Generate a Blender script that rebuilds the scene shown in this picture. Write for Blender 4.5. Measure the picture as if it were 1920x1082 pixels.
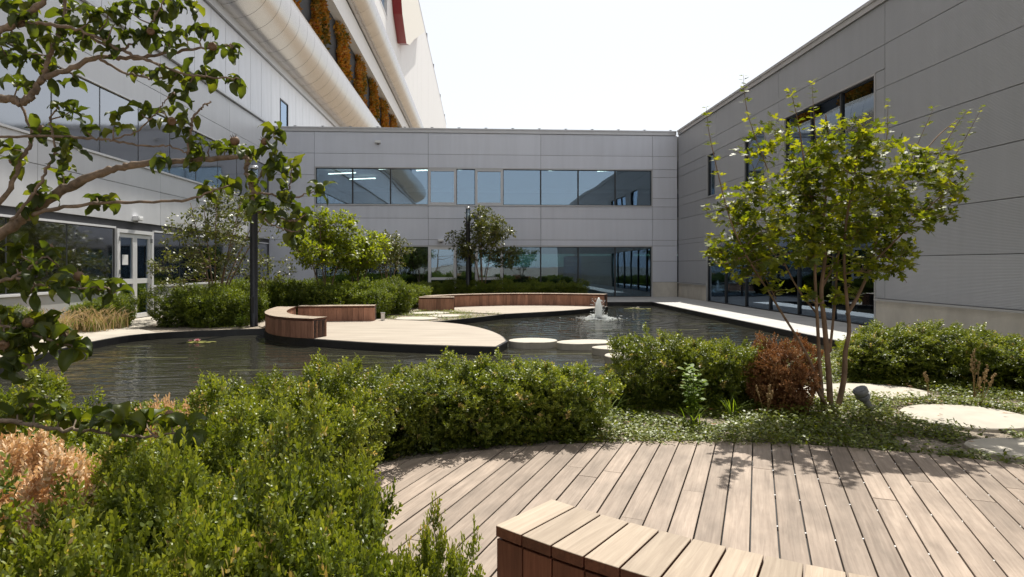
import bpy, bmesh, math, random
import numpy as np
from mathutils import Vector, Matrix, Quaternion
from mathutils.geometry import tessellate_polygon

for _o in list(bpy.data.objects):
    bpy.data.objects.remove(_o, do_unlink=True)
SC = bpy.context.scene
COL = SC.collection
R = math.radians

# ---------------------------------------------------------------- camera, sky, sun, exposure
CAM_H = 1.53
YAW = math.atan(64.0 / 1150.0)
cam = bpy.data.cameras.new("camera")
cam.sensor_width = 36.0
cam.lens = 1150.0 / 1920.0 * 36.0
cam.shift_y = -43.0 / 1920.0
cam.clip_start = 0.05
cam.clip_end = 3000.0
cam_o = bpy.data.objects.new("camera", cam)
COL.objects.link(cam_o)
cam_o.location = (0, 0, CAM_H)
cam_o.rotation_euler = (R(90), 0, -YAW)
SC.camera = cam_o

SUN_EL, SUN_AZ = R(60), R(17)          # azimuth measured from +Y towards +X
world = bpy.data.worlds.new("World")
SC.world = world
world.use_nodes = True
wn = world.node_tree
for n in list(wn.nodes):
    wn.nodes.remove(n)
w_out = wn.nodes.new("ShaderNodeOutputWorld")
w_bg = wn.nodes.new("ShaderNodeBackground")
w_sky = wn.nodes.new("ShaderNodeTexSky")
w_hsv = wn.nodes.new("ShaderNodeHueSaturation")
w_sky.sky_type = 'NISHITA'
w_sky.sun_disc = False
w_sky.sun_elevation = SUN_EL
w_sky.sun_rotation = SUN_AZ
w_sky.air_density = 1.0
w_sky.dust_density = 1.5
w_sky.ozone_density = 1.0
w_hsv.inputs["Saturation"].default_value = 0.6     # thin summer haze washes the blue out
w_bg.inputs["Strength"].default_value = 0.15
w_mix = wn.nodes.new("ShaderNodeMixRGB")                  # even veil of high thin cloud over the clear sky
w_mix.inputs[0].default_value = 0.78
w_mix.inputs[2].default_value = (2.75, 2.74, 2.72, 1)
wn.links.new(w_sky.outputs[0], w_hsv.inputs["Color"])
wn.links.new(w_hsv.outputs[0], w_mix.inputs[1])
wn.links.new(w_mix.outputs[0], w_bg.inputs["Color"])
wn.links.new(w_bg.outputs[0], w_out.inputs["Surface"])

sun = bpy.data.lights.new("sun", 'SUN')
sun.energy = 3.3
sun.angle = R(0.55)
sun.color = (1.0, 0.95, 0.86)
sun_o = bpy.data.objects.new("sun", sun)
COL.objects.link(sun_o)
SUN_DIR = Vector((math.cos(SUN_EL) * math.sin(SUN_AZ), math.cos(SUN_EL) * math.cos(SUN_AZ), math.sin(SUN_EL)))
sun_o.rotation_euler = SUN_DIR.to_track_quat('Z', 'Y').to_euler()
sun_o.location = (0, 0, 60)

vs = SC.view_settings
vs.view_transform = 'Standard'
vs.look = 'None'
vs.gamma = 1.0
vs.use_curve_mapping = False
vs.exposure = 1.0
SC.cycles.max_bounces = 8
SC.cycles.transparent_max_bounces = 12
SC.cycles.caustics_reflective = False
SC.cycles.caustics_refractive = False
SC.cycles.sample_clamp_indirect = 6.0

# ---------------------------------------------------------------- helpers
def tag(o, label=None, cat=None, group=None, kind=None):
    if label: o["label"] = label
    if cat: o["category"] = cat
    if group: o["group"] = group
    if kind: o["kind"] = kind
    return o

def empty(name, loc=(0, 0, 0), label=None, cat=None, group=None, parent=None):
    o = bpy.data.objects.new(name, None)
    COL.objects.link(o)
    o.location = loc
    o.empty_display_size = 0.1
    if parent: o.parent = parent
    return tag(o, label, cat, group)

def link(name, me, mat=None, parent=None, loc=(0, 0, 0), rz=0.0):
    o = bpy.data.objects.new(name, me)
    COL.objects.link(o)
    if mat is not None:
        if len(me.materials) == 0:
            me.materials.append(mat)
    if parent: o.parent = parent
    o.location = loc
    o.rotation_euler = (0, 0, rz)
    return o

class MB:
    def __init__(s):
        s.bm = bmesh.new()
    def box(s, x0, x1, y0, y1, z0, z1, mi=0):
        bm = s.bm
        v = [bm.verts.new(p) for p in ((x0,y0,z0),(x1,y0,z0),(x1,y1,z0),(x0,y1,z0),(x0,y0,z1),(x1,y0,z1),(x1,y1,z1),(x0,y1,z1))]
        for q in ((0,3,2,1),(4,5,6,7),(0,1,5,4),(1,2,6,5),(2,3,7,6),(3,0,4,7)):
            f = bm.faces.new([v[i] for i in q]); f.material_index = mi
        return s
    def prism(s, poly, z0, z1, mi_side=0, mi_top=None, mi_bot=None):
        bm = s.bm
        a = [bm.verts.new((p[0], p[1], z0)) for p in poly]
        b = [bm.verts.new((p[0], p[1], z1)) for p in poly]
        n = len(poly)
        for i in range(n):
            j = (i + 1) % n
            f = bm.faces.new((a[i], a[j], b[j], b[i])); f.material_index = mi_side
        tri = tessellate_polygon([[Vector((p[0], p[1], 0)) for p in poly]])
        for t in tri:
            f = bm.faces.new([b[i] for i in t]); f.material_index = mi_side if mi_top is None else mi_top
            f = bm.faces.new([a[i] for i in reversed(t)]); f.material_index = mi_side
        return s
    def tube(s, pts, rad, n=8, caps=True):
        bm = s.bm
        pts = [Vector(p) for p in pts]
        rings = []
        up = Vector((0.13, 0.21, 0.97)).normalized()
        prev = None
        for i, p in enumerate(pts):
            d = (pts[min(i + 1, len(pts) - 1)] - pts[max(i - 1, 0)])
            if d.length < 1e-9: d = Vector((0, 0, 1))
            d.normalize()
            if prev is None:
                x = d.orthogonal().normalized()
            else:
                x = (prev - d * prev.dot(d))
                if x.length < 1e-6: x = d.orthogonal()
                x.normalize()
            prev = x
            y = d.cross(x)
            r = rad[i] if hasattr(rad, '__len__') else rad
            rings.append([bm.verts.new(p + (x * math.cos(2 * math.pi * k / n) + y * math.sin(2 * math.pi * k / n)) * r) for k in range(n)])
        for i in range(len(rings) - 1):
            for k in range(n):
                f = bm.faces.new((rings[i][k], rings[i][(k + 1) % n], rings[i + 1][(k + 1) % n], rings[i + 1][k]))
                f.smooth = True
        if caps:
            bm.faces.new(list(reversed(rings[0])))
            bm.faces.new(rings[-1])
        return s
    def lathe(s, prof, n=24, cx=0.0, cy=0.0, smooth=True):
        bm = s.bm
        rings = [[bm.verts.new((cx + r * math.cos(2 * math.pi * k / n), cy + r * math.sin(2 * math.pi * k / n), z)) for k in range(n)] for r, z in prof]
        for i in range(len(rings) - 1):
            for k in range(n):
                f = bm.faces.new((rings[i][k], rings[i][(k + 1) % n], rings[i + 1][(k + 1) % n], rings[i + 1][k])); f.smooth = smooth
        bm.faces.new(list(reversed(rings[0]))); bm.faces.new(rings[-1])
        return s
    def mesh(s, name, mats=(), fix=True, bevel=0.0):
        if bevel > 0:
            bmesh.ops.bevel(s.bm, geom=list(s.bm.edges), offset=bevel, segments=1, affect='EDGES')
        if fix:
            bmesh.ops.recalc_face_normals(s.bm, faces=list(s.bm.faces))
        me = bpy.data.meshes.new(name)
        s.bm.to_mesh(me); s.bm.free()
        for m in mats: me.materials.append(m)
        return me
    def build(s, name, mat, parent=None, loc=(0, 0, 0), rz=0.0, bevel=0.0):
        mats = mat if isinstance(mat, (list, tuple)) else [mat]
        me = s.mesh(name, mats, bevel=bevel)
        return link(name, me, None, parent, loc, rz)

def poly_mesh(name, V, Fc, nper, mat, rnd=None, smooth=False):
    """V (n,3), Fc flat index array with nper verts per face"""
    me = bpy.data.meshes.new(name)
    nv, nf = len(V), len(Fc) // nper
    me.vertices.add(nv)
    me.vertices.foreach_set("co", np.ascontiguousarray(V, dtype=np.float32).ravel())
    me.loops.add(nf * nper)
    me.loops.foreach_set("vertex_index", np.ascontiguousarray(Fc, dtype=np.int32))
    me.polygons.add(nf)
    me.polygons.foreach_set("loop_start", np.arange(nf, dtype=np.int32) * nper)
    me.polygons.foreach_set("loop_total", np.full(nf, nper, dtype=np.int32))
    if rnd is not None:
        at = me.attributes.new("rnd", 'FLOAT', 'POINT')
        at.data.foreach_set("value", np.ascontiguousarray(rnd, dtype=np.float32))
    me.update(calc_edges=True)
    me.validate()
    if smooth:
        me.polygons.foreach_set("use_smooth", np.ones(nf, dtype=bool))
    if mat is not None: me.materials.append(mat)
    return me

# leaf outlines: x along the leaf 0..1, y across, z out of the blade; triangles
LEAF_BOX = (np.array([(0,0,0),(.38,.22,.05),(.76,.20,.05),(1,0,-.04),(.76,-.20,.05),(.38,-.22,.05)], float),
            [(0,5,1),(1,5,4),(1,4,2),(2,4,3)])
LEAF_DIA = (np.array([(0,0,0),(.5,.27,.06),(1,0,0),(.5,-.27,.06)], float), [(0,3,1),(1,3,2)])
_mp = [(.05,0),(-.10,.26),(.12,.17),(.02,.50),(.20,.40),(.34,.68),(.40,.36),(.36,.14),(.62,.24),(.70,.32),(.78,.12),(1,0)]
_mv = [(x, y, .10 * abs(y)) for x, y in _mp] + [(x, -y, .10 * abs(y)) for x, y in _mp[1:-1]]
_rim = [0] + list(range(1, 12)) + list(range(21, 11, -1))
LEAF_MAPLE = (np.array(_mv + [(.25, 0, -.02)], float), [(22, _rim[i + 1 if i + 1 < len(_rim) else 0], _rim[i]) for i in range(len(_rim))])

def unit(a):
    return a / np.maximum(np.linalg.norm(a, axis=-1, keepdims=True), 1e-9)

def leaves(P, D, N, S, shape, rng, rnd=None):
    """one leaf per row of P: base point, direction, rough normal, length"""
    LV, LF = shape
    D = unit(D); B = unit(np.cross(N, D)); N2 = np.cross(D, B)
    S = np.asarray(S).reshape(-1, 1, 1)
    V = P[:, None, :] + S * (LV[None, :, 0:1] * D[:, None, :] + LV[None, :, 1:2] * B[:, None, :] + LV[None, :, 2:3] * N2[:, None, :])
    n, k = len(P), len(LV)
    F = (np.array(LF, dtype=np.int64).ravel()[None, :] + (np.arange(n) * k)[:, None]).ravel()
    if rnd is None: rnd = rng.random(n)
    return V.reshape(-1, 3), F, np.repeat(rnd, k)

def join(parts):
    Vs, Fs, Rs, off = [], [], [], 0
    for V, F, r in parts:
        Vs.append(V); Fs.append(F + off); Rs.append(r); off += len(V)
    return np.concatenate(Vs), np.concatenate(Fs), np.concatenate(Rs)

# ---------------------------------------------------------------- materials
def new_mat(name):
    m = bpy.data.materials.new(name); m.use_nodes = True
    nt = m.node_tree
    b = nt.nodes["Principled BSDF"]
    return m, nt, b

def N(nt, t, **kw):
    n = nt.nodes.new(t)
    for k, v in kw.items():
        if k in n.inputs: n.inputs[k].default_value = v
        else: setattr(n, k, v)
    return n

def mul(c, f):
    return (c[0] * f, c[1] * f, c[2] * f, 1.0)

def plain(name, col, rough=.5, metal=0.0, spec=.5, var=.12, scale=6.0, bump=0.0, coord='Object', stretch=(1, 1, 1), detail=6.0):
    m, nt, b = new_mat(name)
    tc = N(nt, "ShaderNodeTexCoord"); mp = N(nt, "ShaderNodeMapping"); mp.inputs["Scale"].default_value = stretch
    nt.links.new(tc.outputs[coord], mp.inputs[0])
    no = N(nt, "ShaderNodeTexNoise", Scale=scale, Detail=detail, Roughness=.6)
    nt.links.new(mp.outputs[0], no.inputs["Vector"])
    cr = N(nt, "ShaderNodeValToRGB")
    cr.color_ramp.elements[0].position = .3; cr.color_ramp.elements[1].position = .7
    cr.color_ramp.elements[0].color = mul(col, 1 - var); cr.color_ramp.elements[1].color = mul(col, 1 + var)
    nt.links.new(no.outputs["Fac"], cr.inputs[0]); nt.links.new(cr.outputs[0], b.inputs["Base Color"])
    b.inputs["Roughness"].default_value = rough; b.inputs["Metallic"].default_value = metal
    b.inputs["Specular IOR Level"].default_value = spec
    if bump > 0:
        bp = N(nt, "ShaderNodeBump", Strength=bump, Distance=.01)
        nt.links.new(no.outputs["Fac"], bp.inputs["Height"]); nt.links.new(bp.outputs[0], b.inputs["Normal"])
    return m

def cladding(name, col, rough=.42, rib=.0, period=.028, metal=.0):
    """coated metal sheet with fine horizontal micro-ribs"""
    m, nt, b = new_mat(name)
    geo = N(nt, "ShaderNodeNewGeometry"); sep = N(nt, "ShaderNodeSeparateXYZ")
    nt.links.new(geo.outputs["Position"], sep.inputs[0])
    oi = N(nt, "ShaderNodeObjectInfo")
    no = N(nt, "ShaderNodeTexNoise", Scale=.45, Detail=4.0)
    mp = N(nt, "ShaderNodeMapping"); mp.inputs["Scale"].default_value = (1, 1, .35)
    nt.links.new(geo.outputs["Position"], mp.inputs[0]); nt.links.new(mp.outputs[0], no.inputs["Vector"])
    a = N(nt, "ShaderNodeMath", operation='MULTIPLY_ADD'); a.inputs[1].default_value = .10; a.inputs[2].default_value = .93
    nt.links.new(oi.outputs["Random"], a.inputs[0])
    a2 = N(nt, "ShaderNodeMath", operation='MULTIPLY_ADD'); a2.inputs[1].default_value = .16
    nt.links.new(no.outputs["Fac"], a2.inputs[0]); nt.links.new(a.outputs[0], a2.inputs[2])
    mp3 = N(nt, "ShaderNodeMapping"); mp3.inputs["Scale"].default_value = (5.0, 5.0, .35)
    n3 = N(nt, "ShaderNodeTexNoise", Scale=1.0, Detail=5.0)
    nt.links.new(geo.outputs["Position"], mp3.inputs[0]); nt.links.new(mp3.outputs[0], n3.inputs["Vector"])
    a3 = N(nt, "ShaderNodeMath", operation='MULTIPLY_ADD'); a3.inputs[1].default_value = .15
    nt.links.new(n3.outputs["Fac"], a3.inputs[0]); nt.links.new(a2.outputs[0], a3.inputs[2])
    s = N(nt, "ShaderNodeMath", operation='SUBTRACT'); s.inputs[1].default_value = .155
    nt.links.new(a3.outputs[0], s.inputs[0])
    vm = N(nt, "ShaderNodeVectorMath", operation='SCALE'); vm.inputs[0].default_value = col
    nt.links.new(s.outputs[0], vm.inputs["Scale"]); nt.links.new(vm.outputs[0], b.inputs["Base Color"])
    b.inputs["Roughness"].default_value = rough; b.inputs["Metallic"].default_value = metal
    nb = N(nt, "ShaderNodeTexNoise", Scale=1.3, Detail=2.0)
    nt.links.new(geo.outputs["Position"], nb.inputs["Vector"])
    bp0 = N(nt, "ShaderNodeBump", Strength=.5, Distance=.03); nt.links.new(nb.outputs["Fac"], bp0.inputs["Height"])
    if rib > 0:
        k = N(nt, "ShaderNodeMath", operation='MULTIPLY'); k.inputs[1].default_value = 2 * math.pi / period
        sn = N(nt, "ShaderNodeMath", operation='SINE')
        nt.links.new(sep.outputs["Z"], k.inputs[0]); nt.links.new(k.outputs[0], sn.inputs[0])
        bp = N(nt, "ShaderNodeBump", Strength=rib, Distance=.004)
        nt.links.new(sn.outputs[0], bp.inputs["Height"]); nt.links.new(bp0.outputs[0], bp.inputs["Normal"])
        nt.links.new(bp.outputs[0], b.inputs["Normal"])
    else:
        nt.links.new(bp0.outputs[0], b.inputs["Normal"])
    return m

def timber(name, ca, cb, streak=.0, rough=.6, grain=1.0, axis=0, obj_var=.22):
    """board with long grain; every board picks its own tone; `axis` = local axis of the grain"""
    m, nt, b = new_mat(name)
    tc = N(nt, "ShaderNodeTexCoord"); oi = N(nt, "ShaderNodeObjectInfo")
    mp = N(nt, "ShaderNodeMapping")
    sc = [34.0, 34.0, 34.0]; sc[axis] = 1.6
    mp.inputs["Scale"].default_value = sc
    off = N(nt, "ShaderNodeVectorMath", operation='SCALE'); off.inputs[0].default_value = (37.0, 91.0, 53.0)
    nt.links.new(oi.outputs["Random"], off.inputs["Scale"])
    ad = N(nt, "ShaderNodeVectorMath", operation='ADD')
    nt.links.new(tc.outputs["Object"], mp.inputs[0]); nt.links.new(mp.outputs[0], ad.inputs[0]); nt.links.new(off.outputs[0], ad.inputs[1])
    g = N(nt, "ShaderNodeTexNoise", Scale=1.0, Detail=5.0, Roughness=.65, Distortion=1.2)
    nt.links.new(ad.outputs[0], g.inputs["Vector"])
    cr = N(nt, "ShaderNodeValToRGB")
    cr.color_ramp.elements[0].position = .28; cr.color_ramp.elements[1].position = .72
    cr.color_ramp.elements[0].color = (*ca, 1); cr.color_ramp.elements[1].color = (*cb, 1)
    nt.links.new(g.outputs["Fac"], cr.inputs[0])
    # big soft stains
    ad2 = N(nt, "ShaderNodeVectorMath", operation='ADD')
    nt.links.new(tc.outputs["Object"], ad2.inputs[0]); nt.links.new(off.outputs[0], ad2.inputs[1])
    st = N(nt, "ShaderNodeTexNoise", Scale=3.2, Detail=5.0, Roughness=.6)
    mp2 = N(nt, "ShaderNodeMapping"); s2 = [2.2, 2.2, 2.2]; s2[axis] = .8; mp2.inputs["Scale"].default_value = s2
    nt.links.new(ad2.outputs[0], mp2.inputs[0]); nt.links.new(mp2.outputs[0], st.inputs["Vector"])
    r2 = N(nt, "ShaderNodeMapRange"); r2.inputs["From Min"].default_value = .3; r2.inputs["From Max"].default_value = .7
    r2.inputs["To Min"].default_value = 1 - streak; r2.inputs["To Max"].default_value = 1 + streak
    nt.links.new(st.outputs["Fac"], r2.inputs["Value"])
    r3 = N(nt, "ShaderNodeMapRange"); r3.inputs["To Min"].default_value = 1 - obj_var; r3.inputs["To Max"].default_value = 1 + obj_var
    nt.links.new(oi.outputs["Random"], r3.inputs["Value"])
    mm = N(nt, "ShaderNodeMath", operation='MULTIPLY'); nt.links.new(r2.outputs[0], mm.inputs[0]); nt.links.new(r3.outputs[0], mm.inputs[1])
    vm = N(nt, "ShaderNodeVectorMath", operation='SCALE'); nt.links.new(cr.outputs[0], vm.inputs[0]); nt.links.new(mm.outputs[0], vm.inputs["Scale"])
    nt.links.new(vm.outputs[0], b.inputs["Base Color"])
    b.inputs["Roughness"].default_value = rough; b.inputs["Specular IOR Level"].default_value = .3
    bp = N(nt, "ShaderNodeBump", Strength=.35 * grain, Distance=.003)
    nt.links.new(g.outputs["Fac"], bp.inputs["Height"]); nt.links.new(bp.outputs[0], b.inputs["Normal"])
    return m

def foliage(name, cols, trans=.35, rough=.45, spec=.5, tcol=None, pos_var=0.0):
    """leaf blade: random tone per leaf, light shines through it"""
    m, nt, b = new_mat(name)
    at = N(nt, "ShaderNodeAttribute", attribute_name="rnd")
    cr = N(nt, "ShaderNodeValToRGB")
    els = cr.color_ramp.elements
    n = len(cols)
    els[0].position = 0; els[0].color = (*cols[0], 1)
    els[1].position = 1; els[1].color = (*cols[-1], 1)
    for i in range(1, n - 1):
        e = els.new(i / (n - 1)); e.color = (*cols[i], 1)
    nt.links.new(at.outputs["Fac"], cr.inputs[0])
    src = cr.outputs[0]
    oi = N(nt, "ShaderNodeObjectInfo")
    r3 = N(nt, "ShaderNodeMapRange"); r3.inputs["To Min"].default_value = .85; r3.inputs["To Max"].default_value = 1.15
    nt.links.new(oi.outputs["Random"], r3.inputs["Value"])
    vm = N(nt, "ShaderNodeVectorMath", operation='SCALE'); nt.links.new(src, vm.inputs[0]); nt.links.new(r3.outputs[0], vm.inputs["Scale"])
    nt.links.new(vm.outputs[0], b.inputs["Base Color"])
    b.inputs["Roughness"].default_value = rough; b.inputs["Specular IOR Level"].default_value = spec
    tr = N(nt, "ShaderNodeBsdfTranslucent")
    tm = N(nt, "ShaderNodeVectorMath", operation='MULTIPLY'); tm.inputs[1].default_value = tcol or (1.7, 1.6, .5)
    nt.links.new(vm.outputs[0], tm.inputs[0]); nt.links.new(tm.outputs[0], tr.inputs["Color"])
    mx = N(nt, "ShaderNodeMixShader"); mx.inputs[0].default_value = trans
    nt.links.new(b.outputs[0], mx.inputs[1]); nt.links.new(tr.outputs[0], mx.inputs[2])
    nt.links.new(mx.outputs[0], nt.nodes["Material Output"].inputs["Surface"])
    return m

def glass(name, tint, base=.06, gain=1.5, wave=.02, rough=0.0, gloss=(.64, .80, 1)):
    m, nt, b = new_mat(name)
    nt.nodes.remove(b)
    fr = N(nt, "ShaderNodeFresnel", IOR=1.5)
    ma = N(nt, "ShaderNodeMath", operation='MULTIPLY_ADD'); ma.inputs[1].default_value = gain; ma.inputs[2].default_value = base; ma.use_clamp = True
    nt.links.new(fr.outputs[0], ma.inputs[0])
    tp = N(nt, "ShaderNodeBsdfTransparent"); tp.inputs[0].default_value = (*tint, 1)
    gl = N(nt, "ShaderNodeBsdfGlossy"); gl.inputs["Roughness"].default_value = rough; gl.inputs[0].default_value = (*gloss, 1)
    geo = N(nt, "ShaderNodeNewGeometry"); no = N(nt, "ShaderNodeTexNoise", Scale=.7, Detail=1.0)
    nt.links.new(geo.outputs["Position"], no.inputs["Vector"])
    bp = N(nt, "ShaderNodeBump", Strength=wave, Distance=.2); nt.links.new(no.outputs["Fac"], bp.inputs["Height"])
    nt.links.new(bp.outputs[0], gl.inputs["Normal"])
    mx = N(nt, "ShaderNodeMixShader")
    nt.links.new(ma.outputs[0], mx.inputs[0]); nt.links.new(tp.outputs[0], mx.inputs[1]); nt.links.new(gl.outputs[0], mx.inputs[2])
    nt.links.new(mx.outputs[0], nt.nodes["Material Output"].inputs["Surface"])
    return m

def emit(name, col, s):
    m, nt, b = new_mat(name)
    b.inputs["Base Color"].default_value = (*col, 1)
    b.inputs["Emission Color"].default_value = (*col, 1); b.inputs["Emission Strength"].default_value = s
    return m

M = {}
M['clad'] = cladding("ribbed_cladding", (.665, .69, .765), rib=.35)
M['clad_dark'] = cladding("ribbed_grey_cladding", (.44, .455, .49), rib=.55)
M['clad_left'] = cladding("smooth_cladding", (.61, .615, .63), rough=.36)
M['trim'] = plain("aluminium_trim", (.52, .52, .53), rough=.38, metal=.3, var=.05, scale=2)
M['trim_white'] = plain("white_frame", (.72, .72, .73), rough=.4, var=.03, scale=3)
M['joint'] = plain("joint_gasket", (.05, .05, .055), rough=.7)
M['mullion'] = plain("dark_mullion", (.03, .032, .035), rough=.4, var=.05)
M['glass'] = glass("window_glass", (.55, .66, .66), base=.22, gain=1.6)
M['glass_low'] = glass("ground_floor_glass", (.34, .50, .50), base=.13, gain=1.5)
M['glass_left'] = glass("satin_window_glass", (.45, .5, .52), base=.30, gain=1.5, wave=.05, rough=.07, gloss=(.84, .87, .92))
M['glass_clear'] = glass("clear_glass", (.8, .86, .86), base=.03, gain=1.0, wave=0.0)
M['profilit'] = plain("channel_glass", (.66, .67, .70), rough=.22, var=.06, scale=.8, stretch=(1, 3, .5), spec=.7)
M['tube'] = plain("satin_aluminium", (.50, .465, .425), rough=.26, metal=1.0, var=.05, scale=.5)
M['white_wall'] = plain("white_panel", (.78, .78, .78), rough=.55, var=.03, scale=.4, stretch=(1, 8, .2))
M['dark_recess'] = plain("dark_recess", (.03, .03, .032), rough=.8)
M['concrete'] = plain("plinth_concrete", (.62, .585, .52), rough=.8, var=.16, scale=1.6, bump=.15, stretch=(1, 1, .6))
M['paving'] = plain("pale_paving", (.46, .455, .44), rough=.75, var=.08, scale=2.2, bump=.06, coord='Generated')
M['paving'] = plain("pale_paving", (.46, .455, .44), rough=.75, var=.14, scale=1.3, bump=.06)
M['path'] = plain("path_concrete", (.42, .38, .32), rough=.8, var=.18, scale=1.5, bump=.06)
M['disc'] = plain("cast_stone", (.44, .405, .34), rough=.75, var=.12, scale=4.0, bump=.10)
M['soil'] = None
M['pond_edge'] = plain("black_coping", (.018, .018, .02), rough=.35, var=.3, scale=9)
M['deck'] = timber("weathered_deck", (.225, .175, .138), (.352, .285, .230), streak=.24, rough=.62, obj_var=.2)
M['slat_top'] = timber("weathered_slat", (.27, .21, .155), (.41, .335, .255), streak=.10, rough=.6, axis=1, obj_var=.14)
M['slat_side'] = timber("red_hardwood", (.085, .032, .018), (.17, .068, .038), streak=.15, rough=.5, axis=1, obj_var=.25)
M['board_side'] = timber("hardwood_board", (.24, .115, .072), (.40, .21, .14), streak=.2, rough=.6, axis=2, obj_var=.30)
M['board_dark'] = timber("dark_hardwood_board", (.10, .035, .02), (.19, .075, .042), streak=.2, rough=.55, axis=2, obj_var=.3)
M['black_metal'] = plain("black_coated_metal", (.012, .013, .016), rough=.38, var=.1)
M['steel'] = plain("brushed_steel", (.62, .62, .62), rough=.28, metal=.9, var=.08, scale=20)
M['grey_metal'] = plain("grey_cast_metal", (.22, .225, .23), rough=.5, metal=.2, var=.1)
M['bark'] = plain("bark", (.21, .14, .09), rough=.85, var=.35, scale=14, bump=.6, stretch=(1, 1, .4))
M['bark_medlar'] = plain("bark_grey_brown", (.19, .14, .10), rough=.9, var=.5, scale=28, bump=1.0)
M['lily'] = plain("lily_pad", (.22, .22, .06), rough=.35, var=.3, scale=8)
M['petal'] = plain("pink_petal", (.75, .38, .42), rough=.5, var=.1)
M['petal_white'] = plain("white_petal", (.8, .74, .70), rough=.5, var=.1)
M['red'] = plain("red_enamel", (.20, .008, .012), rough=.35, var=.05)
M['cream'] = plain("cream_face", (.80, .77, .69), rough=.5, var=.03)
M['room_wall'] = plain("room_wall", (.32, .32, .31), rough=.8, var=.05)
M['room_floor'] = plain("room_floor", (.10, .10, .10), rough=.4, var=.1)
M['room_dark'] = plain("room_dark", (.06, .065, .07), rough=.7, var=.1)
M['blue'] = plain("blue_banner", (.05, .13, .38), rough=.5, var=.04)
M['white_print'] = plain("white_print", (.8, .8, .8), rough=.5, var=.02)
M['lamp'] = emit("lamp_strip", (1.0, .95, .85), 4.0)
M['paper'] = plain("paper", (.8, .8, .8), rough=.6, var=.02)
# foliage tones
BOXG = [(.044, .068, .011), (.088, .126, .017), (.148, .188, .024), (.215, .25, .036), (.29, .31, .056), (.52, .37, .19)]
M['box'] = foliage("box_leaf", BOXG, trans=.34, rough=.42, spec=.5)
M['box_far'] = foliage("box_leaf_far", [(.055, .085, .010), (.10, .14, .016), (.155, .195, .022), (.22, .25, .035)], trans=.40, rough=.45, spec=.4)
M['box_tan'] = foliage("dead_box_leaf", [(.46, .32, .18), (.62, .45, .28), (.74, .57, .38), (.82, .67, .49)], trans=.25, rough=.6, spec=.3, tcol=(1.2, 1.0, .7))
M['box_rust'] = foliage("rust_leaf", [(.12, .055, .024), (.22, .105, .045), (.33, .18, .08), (.44, .28, .14)], trans=.22, rough=.6, spec=.3, tcol=(1.3, 1.0, .6))
M['maple'] = foliage("maple_leaf", [(.040, .062, .010), (.085, .118, .014), (.15, .185, .018), (.24, .26, .026)], trans=.52, rough=.46, spec=.4, tcol=(1.9, 1.7, .35))
M['tree_bright'] = foliage("bright_leaf", [(.09, .13, .015), (.16, .21, .020), (.23, .28, .028), (.31, .35, .04)], trans=.52, rough=.45, spec=.45, tcol=(1.7, 1.6, .4))
M['tree_dark'] = foliage("dark_leaf", [(.045, .060, .016), (.075, .095, .022), (.115, .13, .030), (.16, .17, .045)], trans=.36, rough=.4, spec=.5)
M['medlar'] = foliage("medlar_leaf", [(.035, .055, .014), (.055, .080, .018), (.085, .11, .022), (.14, .16, .025)], trans=.40, rough=.48, spec=.4, tcol=(2.3, 2.1, .35))
M['ivy'] = foliage("ground_ivy", [(.055, .075, .010), (.105, .14, .016), (.175, .21, .024), (.26, .27, .06)], trans=.34, rough=.42, spec=.45)
M['weed'] = foliage("weed_leaf", [(.10, .17, .02), (.15, .23, .028), (.20, .28, .04)], trans=.45, rough=.5, spec=.4)
M['straw'] = foliage("straw", [(.34, .24, .12), (.48, .36, .20), (.58, .46, .29)], trans=.25, rough=.6, spec=.3, tcol=(1.2, 1.1, .8))
M['autumn'] = foliage("autumn_leaf", [(.06, .07, .012), (.16, .12, .014), (.32, .16, .016), (.42, .20, .02), (.30, .08, .014)], trans=.3, rough=.55, spec=.3, tcol=(1.5, 1.1, .4))
M['fruit'] = plain("medlar_fruit", (.15, .088, .048), rough=.7, var=.25, scale=30, bump=.2)

# ---- ground, gravel and water materials
def soil_mat():
    m, nt, b = new_mat("gravelly_soil")
    geo = N(nt, "ShaderNodeNewGeometry")
    vo = N(nt, "ShaderNodeTexVoronoi", Scale=55.0)
    nt.links.new(geo.outputs["Position"], vo.inputs["Vector"])
    no = N(nt, "ShaderNodeTexNoise", Scale=2.5, Detail=6.0)
    nt.links.new(geo.outputs["Position"], no.inputs["Vector"])
    cr = N(nt, "ShaderNodeValToRGB")
    cr.color_ramp.elements[0].color = (.11, .085, .06, 1); cr.color_ramp.elements[1].color = (.34, .29, .23, 1)
    hs = N(nt, "ShaderNodeSeparateXYZ"); nt.links.new(vo.outputs["Color"], hs.inputs[0])
    mx = N(nt, "ShaderNodeMath", operation='MULTIPLY_ADD'); mx.inputs[1].default_value = .6
    nt.links.new(hs.outputs["X"], mx.inputs[0])
    m2 = N(nt, "ShaderNodeMath", operation='MULTIPLY'); m2.inputs[1].default_value = .5
    nt.links.new(no.outputs["Fac"], m2.inputs[0]); nt.links.new(m2.outputs[0], mx.inputs[2])
    nt.links.new(mx.outputs[0], cr.inputs[0]); nt.links.new(cr.outputs[0], b.inputs["Base Color"])
    b.inputs["Roughness"].default_value = .9
    bp = N(nt, "ShaderNodeBump", Strength=.8, Distance=.012, Invert=True) if False else N(nt, "ShaderNodeBump", Strength=.8, Distance=.012)
    bp.invert = True
    nt.links.new(vo.outputs["Distance"], bp.inputs["Height"]); nt.links.new(bp.outputs[0], b.inputs["Normal"])
    return m
M['soil'] = soil_mat()

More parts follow.
